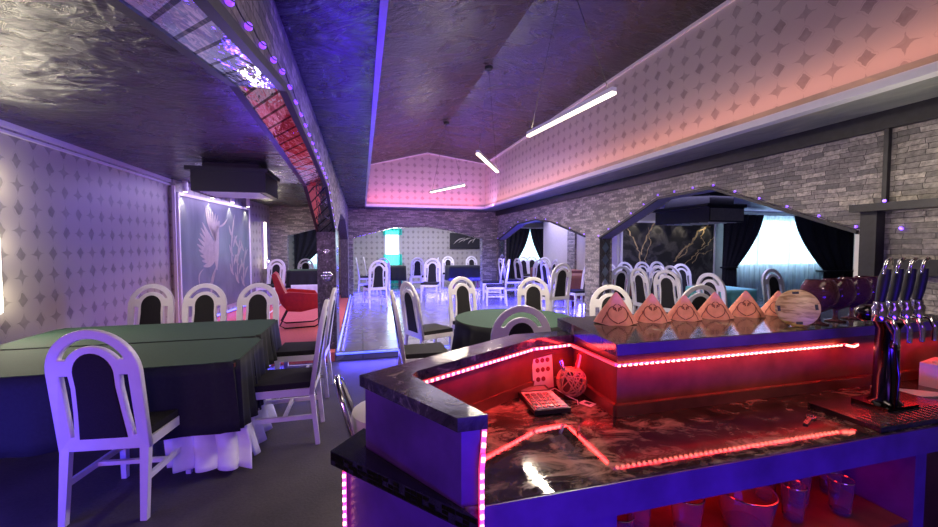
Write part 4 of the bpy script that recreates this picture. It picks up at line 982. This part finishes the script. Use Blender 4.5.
# service side: fascia, shelf, dividers
bb(MB().box(0.285, 3.0, 0.945, 0.975, 0.765, 0.858), 'fascia', 'bar_paint', bevel=0.003)
bb(MB().box(0.285, 0.66, 0.950, 0.975, 0, 0.765), 'left_door', 'bar_paint')
bb(MB().box(0.66, 0.69, 0.955, 1.32, 0, 0.82), 'divider', 'bar_paint'); bb(MB().box(1.93, 1.99, 0.950, 1.32, 0, 0.82), 'divider', 'bar_paint')
bb(MB().box(0.69, 1.93, 0.96, 1.30, 0.49, 0.51), 'shelf', 'dark_wood'); bb(MB().box(0.66, 3.0, 1.30, 1.33, 0, 0.82), 'back_board', 'dark_wood')
# LED tapes: tape plus chips, with a thin lamp alongside
def led(path, face, name='led_tape', chip='led_red', tape='led_tape', step=0.017, wd=0.010, power=0, col=RED, th=0.012):
    mb = MB(); fc = Vector(face).normalized(); pos = []
    for a, b in zip(path[:-1], path[1:]):
        a = Vector(a); b = Vector(b); d = (b - a); L = d.length; d.normalize(); n = int(L / step)
        mb.bar(a, b, th, th)
        pos += [(a + d * (step * (i + 0.5)) + fc * 0.004, d.copy()) for i in range(n)]
    o = bb(mb, name, tape, uv=False)
    for c, d in pos:
        c = c - Vector((0.28, 0.95, 0)); MB().bar(c - d * 0.0052, c + d * 0.0052, 0.009, 0.009).build('led_chip', chip, o, uv=False)
zl = 1.052
P = [(0.176, 1.335, zl), (0.752, 1.664, zl), (0.955, 1.690, zl), (0.938, 1.318, zl + 0.012), (2.15, 1.318, zl + 0.016)]
led(P[:4], (0, -1, 0.2), step=0.025)
led(P[3:], (0, 0.4, -1), step=0.025, th=0.005)
led([(2.15, 1.318, 1.065), (2.17, 1.300, 1.060), (2.21, 1.305, 1.066)], (-0.3, -1, 0), step=0.012)
strip('bar_led', (0.20, 1.335, 1.045), (0.74, 1.645, 1.045), (0.35, -0.6, -0.75), 1.6, RED, 0.012)
strip('bar_led', (0.76, 1.655, 1.045), (0.94, 1.675, 1.045), (0.1, -0.8, -0.6), 0.7, RED, 0.012)
strip('bar_led', (0.93, 1.66, 1.05), (0.922, 1.34, 1.05), (-0.8, 0, -0.6), 1.0, RED, 0.012)
strip('bar_led', (0.95, 1.300, 1.055), (2.9, 1.300, 1.055), (0, 0.15, -0.8), 1.7, RED, 0.012)
# vertical tape at the wing end, hooked at the top
V = [(0.300, 0.965, 1.052), (0.288, 0.940, 1.0), (0.283, 0.936, 0.96), (0.283, 0.936, 0.30)]
led(V, (0, -1, 0), chip='led_pink', tape='led_tape_pink', step=0.026)
strip('wing_led', (0.283, 0.925, 0.98), (0.283, 0.925, 0.5), (0, -1, 0), 1.2, (1.0, 0.02, 0.25), 0.01)
led([(-0.062, 1.312, 0.80), (-0.062, 1.312, 0.2)], (-0.4, -1, 0), chip='led_pink', tape='led_tape_pink', step=0.026)
area('shelf_red', (1.3, 1.12, 0.80), (1.3, 1.12, 0.5), 1.0, 0.1, 2.2, RED)

# ------------------------------------------------------------------ things on the bar
def rot_point(*a): pass
cal = thing('calculator', 'desk calculator with grey keys lying in the red-lit bar corner', 'calculator', (0.725, 1.535, WT), math.radians(-4))
MB().box(-0.075, 0.075, -0.135, 0.135, 0.004, 0.022).build('body', 'black_plastic', cal, bevel=0.006)
MB().box(-0.068, 0.068, -0.128, 0.05, 0.022, 0.026).build('keypad', 'light_plastic', cal, bevel=0.002)
for r in range(5):
    for c in range(5):
        x = -0.054 + 0.027 * c; y = -0.112 + 0.031 * r
        MB().box(x - 0.010, x + 0.010, y - 0.010, y + 0.010, 0.026, 0.031).build('key', 'stained_steel' if c < 4 else 'paper_white', cal, bevel=0.002)
MB().box(-0.06, 0.06, 0.07, 0.115, 0.022, 0.025).build('screen', 'grey_metal', cal)
sh_ = thing('printed_card', 'upright red-lit card with rows of round marks, standing behind the calculator', 'card', (0.805, 1.672, WT + 0.002), math.radians(8))
mtx = Matrix.Rotation(math.radians(-7), 4, 'X')
MB().box(-0.055, 0.055, -0.003, 0.003, 0, 0.18, mtx).build('sheet', 'light_plastic', sh_)
for r in range(3):
    for c in range(3):
        if r == 0 and c == 2: continue
        MB().lathe([(0.011, -0.0045), (0.011, -0.003)], 14, mtx @ Matrix.Translation((-0.028 + 0.028 * c, 0, 0.045 + 0.042 * r)) @ Matrix.Rotation(PI / 2, 4, 'X') @ Matrix.Translation((0, 0, 0.0078))).build('round_mark', 'ribbon_maroon', sh_)
MB().box(-0.045, 0.045, -0.0045, -0.003, 0.155, 0.165, mtx).build('heading_bar', 'ribbon_maroon', sh_)
wb = thing('pen_holder', 'round woven wicker ball holding pens in the bar corner', 'pen holder', (0.885, 1.560, WT))
random.seed(11)
for k in range(26):
    ax = Vector((random.gauss(0, 1), random.gauss(0, 1), random.gauss(0, 1))).normalized(); u = ax.orthogonal().normalized(); v = ax.cross(u)
    pts = []
    for i in range(28):
        a = 2 * PI * i / 28; p = (u * math.cos(a) + v * math.sin(a)) * 0.064; p.z = min(p.z, 0.052); pts.append((p.x, p.y, p.z + 0.066))
    if k == 0: mbw = MB()
    mbw.tube(pts, 0.0028, 5, closed=True)
mbw.build('woven_shell', 'wicker', wb, smooth=True)
MB().lathe([(0.03, 0.004), (0.050, 0.03), (0.054, 0.066), (0.044, 0.105)], 20, cap=False).build('inner_cup', 'dark_wood', wb, smooth=True)
for a, b, mt_, lb in (((0.01, 0.0, 0.02), (0.055, 0.02, 0.175), 'light_plastic', 'pen standing in the wicker ball, leaning right'), ((0.0, 0.01, 0.02), (0.035, 0.0, 0.185), 'red_leather', 'red pen in the wicker ball, upright one'), ((0.0, -0.01, 0.02), (-0.055, 0.0, 0.165), 'chrome', 'thin metal pen in the wicker ball, leaning left')):
    o = thing('pen', lb, 'pen', (0.885, 1.560, WT)); MB().tube([a, tuple(Vector(a).lerp(Vector(b), 0.97)), b], [0.005, 0.005, 0.002], 8).build('barrel', mt_, o, smooth=True)
    MB().bar(tuple(Vector(a).lerp(Vector(b), 0.7)), tuple(Vector(a).lerp(Vector(b), 0.98)), 0.003, 0.014).build('clip', mt_, o)
cd = thing('business_card', 'small card with a dark picture lying right of the wicker ball', 'card', (0.925, 1.475, WT), math.radians(-62))
cd.location = (0.905, 1.462, WT)
MB().box(-0.028, 0.028, -0.022, 0.022, 0.001, 0.003).build('card', 'paper_white', cd); MB().box(-0.012, 0.014, -0.010, 0.012, 0.003, 0.0036).build('picture', 'black_plastic', cd)
o = MB().tube([(0.76, 1.60, WT + 0.004), (0.82, 1.59, WT + 0.03), (0.86, 1.53, WT + 0.008), (0.88, 1.50, WT + 0.003), (0.86, 1.46, WT + 0.003)], 0.0022, 6).build('cable', 'light_plastic', smooth=True); tag(o, 'thin pale cable curling between the calculator and the wicker ball', 'cable')

# pink folded napkins on the ledge
def make_napkin():
    root = thing('folded_napkin', '', 'napkin')
    H = 0.135
    def f(u, v):
        a = 2 * PI * u; k = (1 - v) ** 0.92
        rx = 0.092 * (0.04 + 0.96 * k) * (1 + 0.05 * math.sin(3 * a)); ry = 0.050 * (0.06 + 0.94 * k)
        x = rx * math.cos(a); y = ry * math.sin(a)
        fold = 0.006 * math.cos(x * 90) * k
        return (x, y + fold, H * v + 0.004 * math.cos(2 * a) * k + 0.004)
    MB().grid(f, 60, 14).build('cloth_fold', 'napkin_pink', root, smooth=True)
    def surf(x, z):
        v = z / H; k = (1 - v) ** 0.92; rx = 0.092 * (0.04 + 0.96 * k); ry = 0.050 * (0.06 + 0.94 * k)
        t_ = max(0, 1 - (x / rx) ** 2); return (x, -ry * math.sqrt(t_) - 0.0035 + 0.006 * math.cos(x * 90) * k, z)
    def smooth_path(q, n=6):
        out = []
        for k in range(len(q) - 1):
            p0 = Vector(q[max(k - 1, 0)]); p1 = Vector(q[k]); p2 = Vector(q[k + 1]); p3 = Vector(q[min(k + 2, len(q) - 1)])
            for i in range(n):
                u = i / n; out.append(0.5 * ((2 * p1) + (p2 - p0) * u + (2 * p0 - 5 * p1 + 4 * p2 - p3) * u * u + (3 * p1 - p0 - 3 * p2 + p3) * u ** 3))
        return out + [Vector(q[-1])]
    for s in (-1, 1):
        heart = [(s * 0.004, 0.060), (s * 0.010, 0.074), (s * 0.024, 0.078), (s * 0.038, 0.062), (s * 0.040, 0.040), (s * 0.024, 0.022), (s * 0.002, 0.010)]
        MB().tube([surf(p.x, p.y) for p in smooth_path(heart)], 0.0017, 6).build('ribbon_curl', 'ribbon_maroon', root, smooth=True)
        curl = [(s * 0.004, 0.090), (s * 0.014, 0.082), (s * 0.016, 0.070), (s * 0.008, 0.066), (s * 0.006, 0.073), (s * 0.011, 0.075)]
        MB().tube([surf(p.x, p.y) for p in smooth_path(curl)], 0.0014, 6).build('ribbon_curl', 'ribbon_maroon', root, smooth=True)
        side = [(s * 0.064, 0.008), (s * 0.058, 0.026), (s * 0.048, 0.042), (s * 0.044, 0.056)]
        MB().tube([surf(p.x, p.y) for p in smooth_path(side)], 0.0014, 6).build('ribbon_curl', 'ribbon_maroon', root, smooth=True)
    return root
NP = make_napkin()
spots = [(1.174, 1.66, -22, 1.10, 'leftmost pink folded napkin on the bar ledge, before a white chair'), (1.380, 1.665, -28, 1.0, 'second pink folded napkin from the left on the ledge'),
         (1.570, 1.66, -32, 0.92, 'third pink folded napkin from the left, slightly smaller'), (1.755, 1.655, -36, 0.98, 'fourth pink folded napkin from the left on the ledge'),
         (1.965, 1.66, -41, 0.98, 'fifth pink folded napkin, before the turquoise table'), (2.165, 1.64, -45, 0.95, 'sixth pink folded napkin, before the sheer window'),
         (2.315, 1.635, -47, 0.90, 'rightmost pink folded napkin, mostly hidden by the wooden disc')]
for i, (x, y, a, s_, lb) in enumerate(spots):
    o = NP if i == 0 else copy_tree(NP)
    o.location = (x, y, 1.1465); o.rotation_euler = (0, 0, math.radians(a)); o.scale = (s_, s_, s_)
    o['label'] = lb; o['category'] = 'napkin'; o['group'] = 'pink folded napkins on the bar ledge'
# round wooden disc
dk = thing('wooden_trivet', 'round pale wooden disc with four notches, leaning upright on the ledge', 'trivet', (1.945, 1.385, 1.149), math.radians(-50)); dk.scale = (0.93, 0.93, 0.96)
RM = Matrix.Translation((0, 0, 0.088)) @ Matrix.Rotation(math.radians(90 - 12), 4, 'X')
MB().lathe([(0.084, -0.008), (0.089, -0.004), (0.089, 0.004), (0.084, 0.008)], 44, RM).build('disc', 'pale_wood', dk, smooth=True)
for k in range(4):
    a = k * PI / 2 + 0.12
    MB().box(-0.013, 0.013, -0.006, 0.006, -0.0095, 0.0095, RM @ Matrix.Rotation(a, 4, 'Z') @ Matrix.Translation((0, 0.073, 0))).build('notch', 'black_plastic', dk, bevel=0.002)
# smoky goblets
def goblet(x, y, s_, lb, first=[None]):
    if first[0] is None:
        root = thing('goblet', lb, 'glass'); first[0] = root
        MB().lathe([(0.040, 0.0), (0.042, 0.004), (0.012, 0.012), (0.008, 0.03), (0.010, 0.055), (0.045, 0.075), (0.068, 0.11), (0.074, 0.145), (0.068, 0.18), (0.052, 0.21), (0.050, 0.208), (0.064, 0.178), (0.070, 0.145), (0.064, 0.112), (0.040, 0.080), (0.0, 0.066)], 32, cap=False).build('bowl', 'smoky_glass', root, smooth=True)
    else: root = copy_tree(first[0])
    root.location = (x, y, 1.1485); root.scale = (s_, s_, s_); root['label'] = lb; root['category'] = 'glass'; root['group'] = 'smoky round goblets on the ledge'
goblet(2.10, 1.40, 1.0, 'leftmost smoky round goblet, right of the wooden disc')
goblet(2.26, 1.43, 1.0, 'middle smoky round goblet beside the beer taps')
goblet(2.42, 1.46, 1.0, 'smoky round goblet right before the first beer tap')
goblet(2.60, 1.50, 1.0, 'smoky round goblet seen between the beer tap handles')
# beer tap tower
tw = thing('beer_tower', 'four-handled beer tap tower standing in its drip tray on the bar', 'beer tap', (2.03, 1.10, WT))
MB().box(-0.09, 0.09, -0.06, 0.06, 0.02, 0.035).lathe([(0.055, 0.035), (0.040, 0.05), (0.036, 0.33), (0.05, 0.36)], 20).build('column', 'dark_chrome', tw, smooth=True)
MB().tube([(-0.165, 0, 0.40), (-0.158, 0, 0.40), (-0.14, 0, 0.40), (0.09, 0, 0.40), (0.108, 0, 0.40), (0.115, 0, 0.40)], [0.005, 0.022, 0.032, 0.032, 0.022, 0.005], 18).build('manifold', 'dark_chrome', tw, smooth=True)
MB().lathe([(0.018, 0), (0.02, 0.006), (0.0, 0.016)], 16, Matrix.Translation((-0.02, -0.036, 0.27)) @ Matrix.Rotation(PI / 2, 4, 'X')).build('badge', 'chrome', tw, smooth=True)
for k in range(4):
    x = -0.135 + 0.070 * k
    tp = MB().lathe([(0.021, 0), (0.024, 0.01), (0.024, 0.05), (0.018, 0.06), (0.018, 0.075)], 14, Matrix.Translation((x, -0.045, 0.375))).tube([(x, -0.05, 0.39), (x, -0.085, 0.385), (x, -0.10, 0.35), (x, -0.10, 0.30)], 0.008, 8).build('tap', 'chrome', tw, smooth=True)
    MB().tube([(x, -0.045, 0.45), (x + 0.001, -0.05, 0.49), (x + 0.002, -0.055, 0.54), (x + 0.004, -0.06, 0.575)], [0.013, 0.016, 0.017, 0.012], 12).build('handle', 'black_plastic', tp, smooth=True)
    MB().tube([(x - 0.012, -0.062, 0.555), (x - 0.010, -0.062, 0.580), (x, -0.062, 0.602), (x + 0.018, -0.062, 0.612), (x + 0.03, -0.062, 0.611)], [0.004, 0.006, 0.007, 0.007, 0.004], 10).build('handle_tip', 'chrome', tp, smooth=True)
MB().box(-0.27, 0.26, -0.14, 0.10, 0.001, 0.020).build('drip_tray', 'black_gloss', tw, bevel=0.005)
mb = MB()
for i in range(16): mb.box(-0.25 + 0.031 * i, -0.238 + 0.031 * i, -0.13, -0.055, 0.020, 0.024)
mb.build('tray_grille', 'stained_steel', tw)
MB().tube([(-0.06, 0.0, 0.40), (-0.055, -0.05, 0.32), (-0.03, -0.055, 0.15), (-0.03, -0.05, 0.03)], 0.006, 8).build('hose', 'dark_chrome', tw, smooth=True)
# things at the right end of the worktop
bx_ = thing('napkin_box', 'white box glowing red under the ledge at the right edge', 'box', (2.66, 1.22, WT), math.radians(12))
MB().box(-0.10, 0.10, -0.06, 0.06, 0, 0.11).build('carton', 'paper_white', bx_, bevel=0.003); MB().box(-0.06, 0.06, -0.03, 0.03, 0.11, 0.118).build('napkins', 'paper_white', bx_)
o = MB().prism([(2.16, 1.20), (2.60, 1.08), (2.30, 1.30)], WT + 0.001, WT + 0.006).build('paper_sheet', 'paper_white'); tag(o, 'red-lit pointed sheet of paper flat on the worktop behind the taps', 'paper')
o = thing('coffee_cup', 'pale cup glowing red right of the beer tower', 'cup', (2.35, 1.26, WT + 0.006))
MB().lathe([(0.024, 0), (0.030, 0.005), (0.036, 0.075), (0.034, 0.075), (0.028, 0.008), (0.0, 0.006)], 22, cap=False).build('cup_body', 'paper_white', o, smooth=True)
MB().tube([(0.033, 0, 0.06), (0.055, 0, 0.055), (0.055, 0, 0.03), (0.031, 0, 0.02)], 0.004, 8).build('handle', 'paper_white', o, smooth=True)
o = thing('bottle_opener', 'small steel opener lying on the worktop left of the drip tray', 'opener', (1.62, 1.10, WT), math.radians(25))
MB().box(-0.05, 0.03, -0.007, 0.007, 0.001, 0.006).build('handle', 'stained_steel', o, bevel=0.002); MB().tube([(0.045 + 0.015 * math.cos(2 * PI * k / 14), 0.015 * math.sin(2 * PI * k / 14), 0.004) for k in range(14)], 0.003, 6, closed=True).build('ring', 'stained_steel', o, smooth=True)
# glassware under the counter
def glass(x, y, r, h, lb, name='tumbler'):
    o = thing(name, lb, 'glass', (x, y, 0.511), 0, 'glassware on the shelf under the bar')
    MB().lathe([(r * 0.72, 0), (r * 0.78, 0.008), (r, h), (r * 0.95, h), (r * 0.70, 0.014), (0, 0.012)], 28, cap=False).build('glass_wall', 'clear_glass', o, smooth=True)
    MB().tube([(r * 0.975 * math.cos(2 * PI * k / 28), r * 0.975 * math.sin(2 * PI * k / 28), h) for k in range(28)], 0.0025, 6, closed=True).build('rim', 'chrome', o, smooth=True)
glass(1.10, 1.13, 0.055, 0.13, 'red-lit tumbler under the bar, left of the wide bowl')
glass(1.33, 1.10, 0.095, 0.13, 'wide glass bowl on the shelf under the bar', 'glass_bowl')
glass(0.82, 1.12, 0.045, 0.12, 'tumbler on the under-bar shelf, farthest left')
glass(0.94, 1.18, 0.045, 0.14, 'tall tumbler on the under-bar shelf, second from left')
for i, (x, y) in enumerate(((1.53, 1.08), (1.64, 1.14), (1.55, 1.20), (1.74, 1.06), (1.84, 1.16), (1.72, 1.22))):
    glass(x, y, 0.04, 0.13, ('small glass right beside the wide bowl', 'small glass in the middle of the blue-glinting group', 'small glass at the back next to the wide bowl', 'small glass at the front right of the shelf', 'small glass against the right divider of the shelf', 'small glass at the back right of the shelf')[i])
